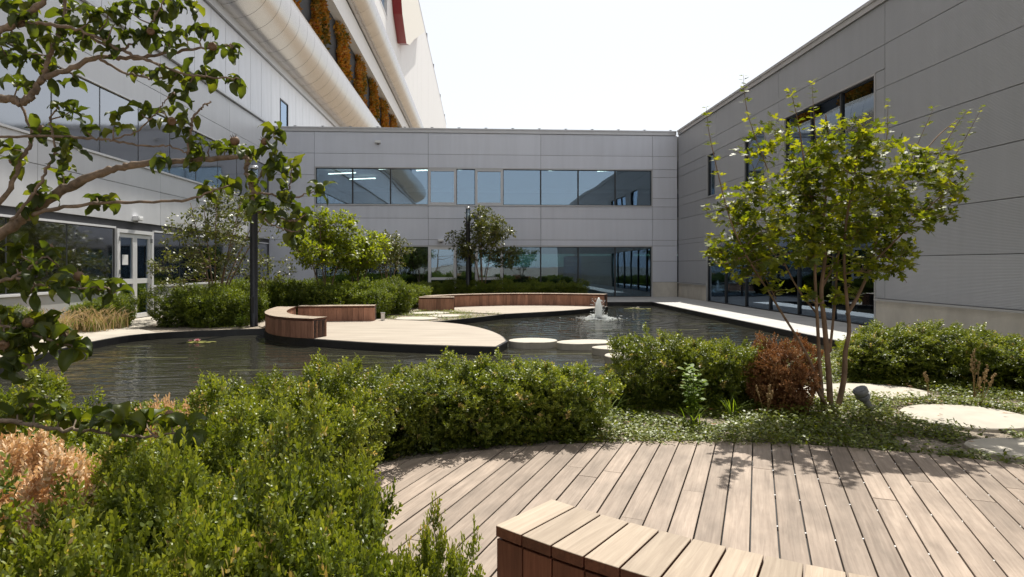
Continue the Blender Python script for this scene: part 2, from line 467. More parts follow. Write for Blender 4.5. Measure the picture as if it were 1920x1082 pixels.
def water_mat():
    m, nt, b = new_mat("pond_water")
    geo = N(nt, "ShaderNodeNewGeometry")
    b.inputs["Base Color"].default_value = (.030, .029, .021, 1)
    b.inputs["Roughness"].default_value = .03
    b.inputs["IOR"].default_value = 1.33
    b.inputs["Specular IOR Level"].default_value = .5
    mp = N(nt, "ShaderNodeMapping"); mp.inputs["Scale"].default_value = (.55, 1.5, 1); mp.inputs["Rotation"].default_value = (0, 0, .18)
    nt.links.new(geo.outputs["Position"], mp.inputs[0])
    n1 = N(nt, "ShaderNodeTexNoise", Scale=2.4, Detail=2.5, Roughness=.45, Distortion=.6)
    nt.links.new(mp.outputs[0], n1.inputs["Vector"])
    n2 = N(nt, "ShaderNodeTexNoise", Scale=9.0, Detail=2.0)
    nt.links.new(geo.outputs["Position"], n2.inputs["Vector"])
    # rings that run out from the fountain
    sb = N(nt, "ShaderNodeVectorMath", operation='DISTANCE'); sb.inputs[1].default_value = (3.75, 18.9, -.13)
    nt.links.new(geo.outputs["Position"], sb.inputs[0])
    k = N(nt, "ShaderNodeMath", operation='MULTIPLY'); k.inputs[1].default_value = 15.0
    nt.links.new(sb.outputs["Value"], k.inputs[0])
    k2 = N(nt, "ShaderNodeMath", operation='MULTIPLY_ADD'); k2.inputs[1].default_value = 5.0
    nt.links.new(n1.outputs["Fac"], k2.inputs[0]); nt.links.new(k.outputs[0], k2.inputs[2])
    sn = N(nt, "ShaderNodeMath", operation='SINE'); nt.links.new(k2.outputs[0], sn.inputs[0])
    fall = N(nt, "ShaderNodeMapRange"); fall.inputs["From Min"].default_value = .3; fall.inputs["From Max"].default_value = 9.0
    fall.inputs["To Min"].default_value = .16; fall.inputs["To Max"].default_value = .015
    nt.links.new(sb.outputs["Value"], fall.inputs["Value"])
    rg = N(nt, "ShaderNodeMath", operation='MULTIPLY'); nt.links.new(sn.outputs[0], rg.inputs[0]); nt.links.new(fall.outputs[0], rg.inputs[1])
    a1 = N(nt, "ShaderNodeMath", operation='MULTIPLY_ADD'); a1.inputs[1].default_value = .12
    nt.links.new(n2.outputs["Fac"], a1.inputs[0]); nt.links.new(n1.outputs["Fac"], a1.inputs[2])
    a2 = N(nt, "ShaderNodeMath", operation='ADD'); nt.links.new(a1.outputs[0], a2.inputs[0]); nt.links.new(rg.outputs[0], a2.inputs[1])
    bp = N(nt, "ShaderNodeBump", Strength=.6, Distance=.05)
    nt.links.new(a2.outputs[0], bp.inputs["Height"]); nt.links.new(bp.outputs[0], b.inputs["Normal"])
    return m
M['water'] = water_mat()

def foam_mat():
    m, nt, b = new_mat("fountain_foam")
    b.inputs["Base Color"].default_value = (.86, .87, .86, 1); b.inputs["Roughness"].default_value = .25
    tr = N(nt, "ShaderNodeBsdfTranslucent"); tr.inputs[0].default_value = (.9, .92, .92, 1)
    mx = N(nt, "ShaderNodeMixShader"); mx.inputs[0].default_value = .5
    nt.links.new(b.outputs[0], mx.inputs[1]); nt.links.new(tr.outputs[0], mx.inputs[2])
    nt.links.new(mx.outputs[0], nt.nodes["Material Output"].inputs["Surface"])
    return m
M['foam'] = foam_mat()

# ================================================================ ground and pond
def smooth_poly(pts, it=2, closed=False):
    p = [Vector((a[0], a[1], 0)) for a in pts]
    for _ in range(it):
        q = []
        n = len(p)
        rng = range(n) if closed else range(n - 1)
        if not closed: q.append(p[0])
        for i in rng:
            a, b = p[i], p[(i + 1) % n]
            q += [a * .75 + b * .25, a * .25 + b * .75]
        if not closed: q.append(p[-1])
        p = q
    return [(a.x, a.y) for a in p]

WZ = -0.13
T1_FRONT = smooth_poly([(-5.05, 15.05), (-4.85, 14.3), (-4.2, 13.4), (-3.2, 12.75), (-2.04, 12.12), (-.96, 11.72), (.33, 11.42)], 2)
T1_BACK = smooth_poly([(.56, 12.25), (.50, 13.3), (.18, 14.6), (-.35, 15.75), (-1.05, 16.5), (-1.6, 16.85)], 2)
BED_EDGE = smooth_poly([(-.96, 16.9), (-.1, 17.9), (.73, 19.0)], 1)
T2_FRONT = smooth_poly([(.73, 19.1), (1.6, 19.6), (2.6, 20.2), (3.7, 21.1), (4.75, 22.35)], 2)
NEAR_EDGE = smooth_poly([(7.25, 10.55), (5.8, 10.15), (4.4, 9.5), (3.0, 8.75), (1.7, 7.9), (.5, 7.0), (-1.2, 6.6), (-3.0, 6.5), (-6.4, 6.2)], 2)
LEFT_EDGE = smooth_poly([(-6.9, 8.0), (-7.13, 9.57), (-7.62, 11.5), (-7.70, 13.4), (-7.35, 14.2), (-6.4, 14.75), (-5.05, 15.10)], 2)
POND = LEFT_EDGE + T1_FRONT[1:] + T1_BACK[:-2] + BED_EDGE + T2_FRONT[1:] + [(4.85, 25.2), (7.25, 25.2)] + NEAR_EDGE

def flat_with_hole(name, outer, holes, z, mat):
    loops = [[Vector((x, y, 0)) for x, y in outer]] + [[Vector((x, y, 0)) for x, y in h] for h in holes]
    tri = tessellate_polygon(loops)
    pts = [p for l in loops for p in l]
    me = bpy.data.meshes.new(name)
    me.from_pydata([(p.x, p.y, z) for p in pts], [], [t if ((pts[t[1]] - pts[t[0]]).cross(pts[t[2]] - pts[t[0]])).z > 0 else tuple(reversed(t)) for t in tri])
    me.update()
    return link(name, me, mat)

ground = tag(flat_with_hole("ground", [(-700, -700), (700, -700), (700, 900), (-700, 900)], [POND], 0.0, M['soil']), "brown gravelly planting soil around the pond", kind="structure")
water = MB(); xs = [p[0] for p in POND]; ys = [p[1] for p in POND]
w = flat_with_hole("pond_water", [(p[0] + 0, p[1] + 0) for p in POND], [], WZ, M['water'])
tag(w, "dark rippled water of the garden pond", kind="structure")
# the black tiled rim: a vertical band standing just inside the cut, with a narrow lip on top
def rim(name, pts, z0, z1, t, parent=None, closed=False, mat=None):
    b = MB()
    n = len(pts)
    P = [Vector((a[0], a[1], 0)) for a in pts]
    nr = []
    for i in range(n):
        a = P[max(i - 1, 0)] if not closed else P[i - 1]
        c = P[min(i + 1, n - 1)] if not closed else P[(i + 1) % n]
        d = (c - a).normalized(); nr.append(Vector((-d.y, d.x, 0)))
    rows = []
    for i in range(n):
        p, q = P[i] - nr[i] * t, P[i] + nr[i] * t
        rows.append([b.bm.verts.new((*p.xy, z0)), b.bm.verts.new((*q.xy, z0)), b.bm.verts.new((*q.xy, z1)), b.bm.verts.new((*p.xy, z1))])
    for i in range(n if closed else n - 1):
        j = (i + 1) % n
        for k in range(4):
            b.bm.faces.new((rows[i][k], rows[i][(k + 1) % 4], rows[j][(k + 1) % 4], rows[j][k]))
    if not closed:
        b.bm.faces.new(rows[0]); b.bm.faces.new(rows[-1])
    return b.build(name, mat or M['pond_edge'], parent)
tag(rim("pond_rim", POND, -0.45, 0.014, .035, closed=True), "black tiled rim around the pond", kind="structure")
# pale welded seams of the liner that show as thin broken lines on the water
rs = random.Random(5)
seam_m = plain("seam_algae", (.21, .22, .07), rough=.5, var=.4, scale=5)
def inside(poly, x, y):
    c = False; n = len(poly)
    for i in range(n):
        x0, y0 = poly[i]; x1, y1 = poly[i - 1]
        if (y0 > y) != (y1 > y) and x < (x1 - x0) * (y - y0) / (y1 - y0) + x0: c = not c
    return c
for y in (9.95, 11.4, 13.0, 14.75, 15.6, 17.1, 18.6, 20.6, 22.9):
    b = MB(); got = False
    x = -7.4
    while x < 7.1:
        L = rs.uniform(.25, 1.5)
        yy = y + .02 * math.sin(x * 2.1)
        if inside(POND, x - .1, yy) and inside(POND, x + L + .1, yy) and rs.random() < .62:
            b.box(x, x + L, yy, yy + rs.uniform(.008, .022), WZ + .002, WZ + .004); got = True
        x += L + rs.uniform(.05, .8)
    if got: b.build("liner_seam", seam_m, w)

# ================================================================ paving, path, terraces
def slabs(name, cells, z0, z1, mat, label):
    root = tag(empty(name, (0, 0, 0)), label, None, None, "structure")
    for (x0, x1, y0, y1) in cells:
        o = MB().box(-(x1 - x0) / 2, (x1 - x0) / 2, -(y1 - y0) / 2, (y1 - y0) / 2, z0, z1).build("slab", mat, root, ((x0 + x1) / 2, (y0 + y1) / 2, 0), bevel=.004)
    return root
cells = []
g = .005
y = 4.6
while y < 25.0:
    y1 = min(y + 2.58, 25.18)
    cells.append((7.23 + .03, 9.70, y + g, y1 - g)); y = y1
for i in range(4):
    x0 = -.30 + 2.45 * i + 2.6
    cells.append((max(x0, 4.6) + g, min(x0 + 2.45, 9.70) - g, 25.2 + g, 27.2 - g))
    cells.append((max(x0, 4.6) + g, min(x0 + 2.45, 9.70) - g, 27.2 + g, 29.26))
slabs("paving", [c for c in cells if c[1] > c[0] + .1], -.02, .022, M['paving'], "pale concrete paving strip between the pond and the grey walls")
path_poly = [(-7.5, 5.0)] + [(a - .02, b_) for a, b_ in LEFT_EDGE[:len(LEFT_EDGE) - 8]] + [(-7.3, 14.35), (-8.15, 15.2), (-8.35, 16.5), (-8.0, 18.0), (-8.0, 19.2), (-9.72, 19.2), (-9.72, 16.7), (-9.0, 14.6), (-9.2, 10.0), (-9.6, 5.0)]
tag(MB().prism(path_poly, -.02, .02).build("path", M['path']), "sunlit pale concrete path from the glass door to the pond", kind="structure")

def terrace_mat(name, ca, cb):
    m, nt, b = new_mat(name)
    geo = N(nt, "ShaderNodeNewGeometry"); sep = N(nt, "ShaderNodeSeparateXYZ"); nt.links.new(geo.outputs["Position"], sep.inputs[0])
    mp = N(nt, "ShaderNodeMapping"); mp.inputs["Scale"].default_value = (.7, 7.0, 1); nt.links.new(geo.outputs["Position"], mp.inputs[0])
    no = N(nt, "ShaderNodeTexNoise", Scale=1.0, Detail=4.0); nt.links.new(mp.outputs[0], no.inputs["Vector"])
    cr = N(nt, "ShaderNodeValToRGB"); cr.color_ramp.elements[0].position = .3; cr.color_ramp.elements[1].position = .7
    cr.color_ramp.elements[0].color = (*ca, 1); cr.color_ramp.elements[1].color = (*cb, 1)
    nt.links.new(no.outputs["Fac"], cr.inputs[0]); nt.links.new(cr.outputs[0], b.inputs["Base Color"])
    b.inputs["Roughness"].default_value = .6
    return m
M['terrace'] = terrace_mat("terrace_board", (.30, .25, .195), (.44, .385, .315))
def clip_rows(poly, pitch, gap, name, parent, z0, z1, mat):
    """boards running along X, each clipped to the outline"""
    ys = [p[1] for p in poly]
    y = min(ys)
    while y < max(ys):
        y0, y1 = y + gap / 2, min(y + pitch - gap / 2, max(ys))
        def span(yy):
            xs = []
            n = len(poly)
            for i in range(n):
                (xa, ya), (xb, yb) = poly[i], poly[(i + 1) % n]
                if (ya > yy) != (yb > yy): xs.append(xa + (xb - xa) * (yy - ya) / (yb - ya))
            return sorted(xs)
        a, b_ = span(y0 + 1e-4), span(y1 - 1e-4)
        if len(a) >= 2 and len(b_) >= 2 and y1 - y0 > .02:
            MB().prism([(a[0], y0), (a[-1], y0), (b_[-1], y1), (b_[0], y1)], z0, z1).build("board", mat, parent)
        y += pitch
T1 = T1_FRONT + T1_BACK + [(-2.9, 17.5), (-5.7, 17.5), (-5.75, 16.6), (-5.45, 15.6)]
t1 = tag(empty("terrace"), "leaf shaped pale timber terrace jutting into the pond with its curved bench", None, None, "structure")
MB().prism(T1, -.30, -.012).build("substructure", M['pond_edge'], t1)
T1B = [(x * 1.0, y) for x, y in T1]
clip_rows(T1, .146, .006, "board", t1, -.010, .026, M['terrace'])
T2 = T2_FRONT + [(4.85, 23.0), (4.5, 24.2), (2.2, 24.6), (.2, 24.2), (-1.4, 22.6), (-1.9, 20.9), (-.9, 20.2)]
t2 = tag(empty("terrace"), "narrow pale timber terrace in front of the long far bench", None, None, "structure")
MB().prism(T2, -.30, -.012).build("substructure", M['pond_edge'], t2)
clip_rows(T2, .146, .006, "board", t2, -.010, .026, M['terrace'])

# round deck in the foreground: parallel planks clipped to a circle, the bed cuts in from the left
DC, DR, DA = Vector((1.41, .03)), 5.14, math.atan2(.9763, .455)   # centre, radius, plank direction
deck = tag(empty("deck", (0, 0, 0)), "round foreground deck of weathered timber planks", None, None, "structure")
dx = Vector((math.cos(DA), math.sin(DA))); dy = Vector((-dx.y, dx.x))
rd = random.Random(11)
pitch, gap = .1447, .009
sp_pts = []
k0 = int(DR / pitch) + 1
base_d = Vector((1.41, .03)).dot(dy)
for k in range(-k0, k0):
    a0, a1 = k * pitch + gap / 2, (k + 1) * pitch - gap / 2
    # both edges of the plank against the circle
    ends = []
    for a in (a0, a1):
        if abs(a) >= DR: ends = None; break
        ends.append(math.sqrt(DR * DR - a * a))
    if not ends: continue
    lo = -min(ends) + .02
    # butt joints at uneven lengths
    cuts = [lo]; p = lo + rd.uniform(1.5, 5.4)
    while p < min(ends) - .6:
        cuts.append(p); p += rd.uniform(3.6, 5.4)
    for i, c0 in enumerate(cuts):
        last = i == len(cuts) - 1
        c1a = ends[0] if last else cuts[i + 1] - .003
        c1b = ends[1] if last else cuts[i + 1] - .003
        org = DC + dx * c0
        b = MB()
        L0, L1 = c1a - c0, c1b - c0
        b.prism([(0, a0), (L0, a0), (L1, a1), (0, a1)], 0.004, .030)
        b.build("plank", M['deck'], deck, (org.x, org.y, rd.uniform(-.0015, .0015)), DA, bevel=.0025)
    q = -1.0
    while q < min(ends) - .2:
        if abs(k * pitch - .05) < 1.2:
            c = DC + dx * (q + .04 * (k % 3)) + dy * (k * pitch); sp_pts.append(c)
        q += .52
b = MB()
for c in sp_pts:
    b.box(c.x - .006, c.x + .006, c.y - .006, c.y + .006, .008, .024)
sp = b.build("plank_spacer", M['white_print'], deck); sp["kind"] = "stuff"
dk = MB(); dk.lathe([(DR - .06, -.01), (DR - .06, .0025)], 64, DC.x, DC.y, smooth=False).build("deck_bearer", M['dark_recess'], deck)

# ================================================================ buildings
def rect_minus(r, holes):
    """cut rectangles (s0,s1,z0,z1) out of a rectangle"""
    out = [r]
    for h in holes:
        nxt = []
        for q in out:
            if h[1] <= q[0] or h[0] >= q[1] or h[3] <= q[2] or h[2] >= q[3]:
                nxt.append(q); continue
            if q[2] < h[2]: nxt.append((q[0], q[1], q[2], h[2]))
            if q[3] > h[3]: nxt.append((q[0], q[1], h[3], q[3]))
            z0, z1 = max(q[2], h[2]), min(q[3], h[3])
            if q[0] < h[0]: nxt.append((q[0], h[0], z0, z1))
            if q[1] > h[1]: nxt.append((h[1], q[1], z0, z1))
        out = nxt
    return [q for q in out if q[1] - q[0] > .04 and q[3] - q[2] > .04]

class Wall:
    """maps (along, outward, up) to the world for one straight wall"""
    def __init__(s, kind, at):
        s.kind, s.at = kind, at
    def lims(s, a0, a1, d0, d1):
        if s.kind == 'back': return (a0, a1, s.at - d1, s.at - d0)
        if s.kind == 'right': return (s.at - d1, s.at - d0, a0, a1)
        return (s.at + d0, s.at + d1, a0, a1)
    def box(s, mb, a0, a1, d0, d1, z0, z1, mi=0):
        x0, x1, y0, y1 = s.lims(a0, a1, d0, d1)
        mb.box(x0, x1, y0, y1, z0, z1, mi); return mb
    def obj(s, name, mat, parent, a0, a1, d0, d1, z0, z1, bevel=0.0):
        x0, x1, y0, y1 = s.lims(a0, a1, d0, d1)
        c = ((x0 + x1) / 2, (y0 + y1) / 2, (z0 + z1) / 2)
        b = MB().box(x0 - c[0], x1 - c[0], y0 - c[1], y1 - c[1], z0 - c[2], z1 - c[2])
        return b.build(name, mat, parent, c, bevel=bevel)

def panels(W, parent, mat, cols, rows, holes, gp=.007, th=.05, only=None):
    for i in range(len(cols) - 1):
        for j in range(len(rows) - 1):
            for q in rect_minus((cols[i], cols[i + 1], rows[j], rows[j + 1]), holes):
                W.obj("panel", mat, parent, q[0] + gp, q[1] - gp, 0.002, th, q[2] + gp, q[3] - gp, bevel=.004)

def backing(W, parent, a0, a1, z0, z1, holes, mat, th=.22):
    b = MB()
    for q in rect_minus((a0, a1, z0, z1), holes):
        W.box(b, q[0], q[1], -th, 0.0, q[2], q[3])
    return b.build("wall", mat, parent)

def window(W, parent, a0, a1, z0, z1, frame=.035, mat_f=None, mat_g=None, name="window", depth=.10, inset=-.09):
    b = MB()
    f = frame
    W.box(b, a0, a0 + f, inset, inset + depth, z0, z1); W.box(b, a1 - f, a1, inset, inset + depth, z0, z1)
    W.box(b, a0 + f, a1 - f, inset, inset + depth, z0, z0 + f); W.box(b, a0 + f, a1 - f, inset, inset + depth, z1 - f, z1)
    fo = b.build(name, mat_f or M['mullion'], parent)
    W.obj("pane", mat_g or M['glass'], fo, a0 + f - .004, a1 - f + .004, inset + .035, inset + .047, z0 + f - .004, z1 - f + .004)
    return fo

ROWS = [.73, 1.743, 2.756, 3.769, 4.782, 5.795, 6.808, 7.82]
TOP = 8.04
# ---------------- back building
bk = empty("office_building", (0, 29.3, 0), "low grey two storey office wing closing the courtyard at the back", "building")
WB = Wall('back', 29.3)
class _P:   # children given in world coordinates
    pass
def reparent(root):
    for ch in root.children:
        ch.location = Vector(ch.location) - Vector(root.location)
UP = (-7.60, 8.39, 4.42, 6.13); LO = (-7.60, 8.39, .02, 2.43)
holesB = [UP, LO]
backing(WB, bk, -9.55, 9.55, 0, 7.9, holesB, M['joint'])
# trims round the ribbon windows stand slightly proud, the sheets butt against them
TR = .05
trimholes = [(UP[0] - TR, UP[1] + TR, UP[2] - TR, UP[3] + TR), (LO[0] - TR, LO[1] + TR, LO[2] - .02, LO[3] + TR)]
panels(WB, bk, M['clad'], [-9.75, -7.66, -2.35, 3.01, 8.44, 9.66], ROWS, trimholes)
for (a0, a1, z0, z1) in (UP, LO):
    b = MB()
    WB.box(b, a0 - TR, a1 + TR, -.10, .065, z1, z1 + TR)
    WB.box(b, a0 - TR, a0, -.10, .06, z0, z1); WB.box(b, a1, a1 + TR, -.10, .06, z0, z1)
    if z0 > 1: WB.box(b, a0 - TR, a1 + TR, -.10, .085, z0 - TR, z0)
    else: WB.box(b, a0 - TR, a1 + TR, -.10, .06, .0, .02)
    b.build("window_surround", M['trim'], bk)
for q in rect_minus((-9.75, 9.66, 0, .725), [(LO[0] - TR, LO[1] + TR, -1, 3)]):
    b = MB(); WB.box(b, q[0], q[1], .0, .04, q[2], q[3]); b.build("plinth", M['concrete'], bk)
b = MB(); WB.box(b, -9.75, 9.60, -.35, .09, 7.83, 7.98); WB.box(b, -9.75, 9.60, -.38, .12, 7.98, TOP); b.build("parapet_coping", M['trim'], bk)
for i in range(15):
    x = -8.6 + i * 1.28
    b = MB(); WB.box(b, x, x + .05, -.05, .0, TOP, TOP + .07); WB.box(b, x - .05, x + .1, -.035, -.015, TOP + .05, TOP + .07); b.build("roof_clip", M['grey_metal'], bk)
# panes of the upper ribbon, two of them opening lights in pale frames
edges_up = [-7.60, -5.90, -4.13, -2.35, -1.02, -.13, 1.20, 3.01, 4.82, 6.62, 8.39]
for i in range(10):
    if i in (3, 5): window(WB, bk, edges_up[i], edges_up[i + 1], UP[2], UP[3], .11, M['trim'], depth=.13)
    else: window(WB, bk, edges_up[i], edges_up[i + 1], UP[2], UP[3], .03)
for i in range(10):
    a0, a1 = edges_up[i], edges_up[i + 1]
    if i in (3, 5):
        d = empty("door", (0, 0, 0), parent=bk)
        b = MB(); f = .13
        WB.box(b, a0, a0 + f, -.09, .045, LO[2], LO[3]); WB.box(b, a1 - f, a1, -.09, .045, LO[2], LO[3])
        WB.box(b, a0 + f, a1 - f, -.09, .04, LO[3] - f, LO[3]); WB.box(b, a0 + f, a1 - f, -.09, .04, .85, .97); WB.box(b, a0 + f, a1 - f, -.09, .04, .02, .20)
        b.build("door_frame", M['trim_white'], d)
        WB.obj("pane", M['glass'], d, a0 + f - .004, a1 - f + .004, -.05, -.04, .966, LO[3] - f + .004)
        WB.obj("pane", M['glass'], d, a0 + f - .004, a1 - f + .004, -.05, -.04, .196, .854)
        b = MB(); WB.box(b, a0 + f + .0, a0 + f + .03, .045, .09, .95, 1.15); b.build("handle", M['grey_metal'], d)
    else:
        window(WB, bk, a0, a1, LO[2], LO[3], .03, mat_g=M['glass_low'])
# inside: floors, ceilings, partitions, lamps; glazed again on the far side
Y0, Y1 = 29.55, 40.5
def ibox(name, mat, x0, x1, y0, y1, z0, z1, parent=bk):
    return MB().box(x0, x1, y0, y1, z0, z1).build(name, mat, parent)
ibox("floor_slab", M['room_floor'], -9.7, 13.5, Y0, Y1, .0, .03)
ibox("floor_slab", M['room_wall'], -9.7, 13.5, Y0, Y1, 2.75, 3.9)
ibox("roof", M['room_wall'], -9.7, 13.5, Y0 - .2, Y1 + .2, 6.6, 7.8)
for (z0, z1) in ((.03, 1.45), (2.3, 2.75), (3.9, 4.8), (6.1, 6.6)):
    ibox("rear_wall", M['room_wall'], -9.7, 13.5, Y1 - .2, Y1, z0, z1)
for x in (-6.0, -2.0, 2.2, 6.4, 10.0):
    ibox("rear_post", M['trim_white'], x, x + .16, Y1 - .2, Y1, 1.45, 2.3)
    ibox("rear_post", M['trim_white'], x, x + .16, Y1 - .2, Y1, 4.8, 6.1)
ibox("rear_pane", M['glass'], -9.7, 13.5, Y1 - .10, Y1 - .09, 1.44, 2.31); ibox("rear_pane", M['glass'], -9.7, 13.5, Y1 - .10, Y1 - .09, 4.79, 6.11)
ibox("partition", M['room_wall'], -9.74, -9.60, Y0, Y1, .03, 6.6); ibox("partition", M['room_wall'], 13.4, 13.54, Y0, Y1, .03, 6.6)
ibox("partition", M['room_dark'], -9.6, -.3, 34.0, 34.1, .03, 2.74); ibox("partition", M['room_dark'], 5.2, 13.4, 36.3, 36.4, .03, 2.1)
ibox("partition", M['room_dark'], 8.0, 8.1, 31.5, 36.3, .03, 2.6)
ibox("partition", M['room_dark'], -9.6, 13.4, 37.5, 37.6, 3.9, 6.0)
ibox("screen_wall", M['room_wall'], 5.6, 7.7, 33.4, 33.46, .7, 2.05)
ibox("counter", M['room_dark'], 1.2, 4.4, 33.0, 33.6, .03, 1.05); ibox("counter", M['room_wall'], 5.6, 7.7, 32.2, 32.8, .03, .75)
bn = ibox("banner", M['blue'], 4.55, 5.5, 32.4, 32.42, .9, 2.0)
def text(s, size, loc, parent, mat):
    cu = bpy.data.curves.new("lettering", 'FONT'); cu.body = s; cu.size = size; cu.extrude = .003
    o = bpy.data.objects.new("lettering", cu); COL.objects.link(o); cu.materials.append(mat)
    dg = bpy.context.evaluated_depsgraph_get(); dg.update()
    me = bpy.data.meshes.new_from_object(o.evaluated_get(dg)); bpy.data.objects.remove(o)
    m = link("lettering", me, None, parent, loc); m.rotation_euler = (R(90), 0, 0)
    return m
text("f.Stadion", .19, (4.66, 32.395, 1.74), bn, M['white_print']); text("Eigener Raum", .11, (4.62, 32.395, 1.52), bn, M['white_print'])
for (x, y, L) in ((-6.6, 31.0, 1.5), (-7.2, 33.0, 1.6), (-6.5, 35.0, 1.6), (-4.3, 31.2, 1.5), (-2.5, 31.6, 1.4), (-.5, 31.2, 1.0), (2.0, 31.0, 1.2), (4.2, 31.2, 1.2), (6.7, 31.3, 1.1)):
    lp = MB().box(-L / 2, L / 2, -.03, .03, -.05, 0).build("ceiling_lamp", M['lamp'], bk, (x, y, 6.45), R(-18))
for (x, y, L) in ((3.6, 31.0, 2.2), (6.4, 31.8, 1.5), (8.9, 33.0, 1.0)):
    MB().box(-L / 2, L / 2, -.05, .05, -.05, 0).build("ceiling_lamp", M['lamp'], bk, (x, y, 2.62), 0)
reparent(bk)
# ---------------- right building
rt = empty("hall_building", (9.74, 14.0, 0), "tall dark grey ribbed metal hall along the side of the courtyard behind the maple", "building")
WR = Wall('right', 9.74)
RLO = (14.5, 25.5, .02, 2.5)
RW = [(14.5, 18.9, 4.55, 6.18), (20.26, 21.84, 4.55, 6.18), (24.6, 25.45, 4.45, 6.18)]
backing(WR, rt, -15.0, 29.25, 0, 7.9, [RLO] + RW, M['joint'])
th = [(h[0] - TR, h[1] + TR, h[2] - (TR if h[2] > 1 else .02), h[3] + TR) for h in [RLO] + RW]
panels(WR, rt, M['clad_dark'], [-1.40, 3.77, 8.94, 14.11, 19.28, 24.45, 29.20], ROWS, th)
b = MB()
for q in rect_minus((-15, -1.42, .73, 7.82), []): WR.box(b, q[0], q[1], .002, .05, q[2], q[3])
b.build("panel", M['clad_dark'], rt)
for q in rect_minus((-15, 29.2, 0, .68), [(RLO[0] - TR, RLO[1] + TR, -1, 3)]):
    b = MB(); WR.box(b, q[0], q[1], .0, .045, q[2], q[3]); b.build("plinth", M['concrete'], rt)
b = MB()
for q in rect_minus((-15, 29.2, .68, .725), [(RLO[0] - TR, RLO[1] + TR, -1, 3)]): WR.box(b, q[0], q[1], .0, .10, q[2], q[3])
b.build("drip_sill", M['trim'], rt)
b = MB(); WR.box(b, -15, 29.18, -.35, .09, 7.83, 7.98); WR.box(b, -15, 29.18, -.38, .12, 7.98, TOP + .02); b.build("parapet_coping", M['trim'], rt)
for h in [RLO] + RW:
    b = MB(); a0, a1, z0, z1 = h
    WR.box(b, a0 - TR, a1 + TR, -.10, .065, z1, z1 + TR); WR.box(b, a0 - TR, a0, -.10, .06, z0, z1); WR.box(b, a1, a1 + TR, -.10, .06, z0, z1)
    if z0 > 1: WR.box(b, a0 - TR, a1 + TR, -.10, .09, z0 - TR, z0)
    b.build("window_surround", M['trim'], rt)
for i in range(6):
    window(WR, rt, 14.5 + i * 11 / 6, 14.5 + (i + 1) * 11 / 6, .02, 2.5, .03)
for i in range(3):
    window(WR, rt, 14.5 + i * 4.4 / 3, 14.5 + (i + 1) * 4.4 / 3, 4.55, 6.18, .03)
window(WR, rt, *RW[1], .03); window(WR, rt, *RW[2], .03)
for (z0, z1) in ((.0, .03), (2.9, 3.9), (6.7, 7.8)): ibox("floor_slab", M['room_wall'], 9.97, 16.0, -14.9, 29.0, z0, z1, rt)
ibox("rear_wall", M['room_dark'], 15.9, 16.1, -14.9, 29.0, .03, 7.8, rt)
ibox("end_wall", M['clad_dark'], 9.76, 16.1, -15.2, -14.95, 0, 7.9, rt); ibox("end_wall", M['clad_dark'], 13.6, 16.1, 29.05, 29.25, 0, 7.9, rt)
reparent(rt)
# ---------------- left building
lf = empty("tall_building", (-9.75, 20.0, 0), "tall pale building with rounded metal tubes and a planted strip along its facade", "building")
WL = Wall('left', -9.75)
LLO = [(2.0, 17.0, .93, 2.53), (18.98, 29.0, .93, 2.53)]
DOOR = (17.06, 18.92, .02, 2.53)
LUP = (2.0, 29.0, 4.42, 6.15)
backing(WL, lf, -39, 29.28, 0, 8.1, LLO + [DOOR, LUP], M['joint'])
lh = [(h[0] - TR, h[1] + TR, h[2] - TR, h[3] + TR) for h in LLO + [LUP]] + [(16.95, 19.03, -1, 2.58)]
LROWS = [.93 - TR, 1.743, 2.756, 3.769, 4.782, 5.795, 6.808, 8.02]
panels(WL, lf, M['clad_left'], [-1.2, 3.9, 9.0, 14.1, 19.35, 24.6, 29.25], [z for z in LROWS if z > 2.4] , [(2.0, 29.25, -1, 2.58), (2.0, 29.2, LUP[2] - TR, LUP[3] + TR)])
b = MB(); WL.box(b, -39, -1.25, .002, .05, .9, 8.0); b.build("panel", M['clad_left'], lf)
for q in rect_minus((-39, 29.25, 0, .93 - TR), [(16.95, 19.03, -1, 3)]):
    b = MB(); WL.box(b, q[0], q[1], .0, .06, q[2], q[3]); b.build("plinth", M['paving'], lf)
for (a0, a1, z0, z1) in LLO + [LUP]:
    b = MB(); WL.box(b, a0 - TR + .055, a1 + TR - .055, -.1, .10, z0 - TR, z0); WL.box(b, a0, a1, -.1, .07, z1, z1 + TR); b.build("window_sill", M['trim_white'], lf)
for (a0, a1, z0, z1) in LLO + [LUP]:
    n = max(1, round((a1 - a0) / 1.8))
    for i in range(n):
        s0, s1 = a0 + (a1 - a0) * i / n, a0 + (a1 - a0) * (i + 1) / n
        if s1 < 7: continue
        window(WL, lf, s0, s1, z0, z1, .022, mat_g=M['glass_left'], depth=.05, inset=-.045)
b = MB(); WL.box(b, 2, 7.3, -.08, -.04, .93, 2.53); WL.box(b, 2, 7.3, -.08, -.04, 4.42, 6.15); b.build("blind_glazing", M['glass_left'], lf)
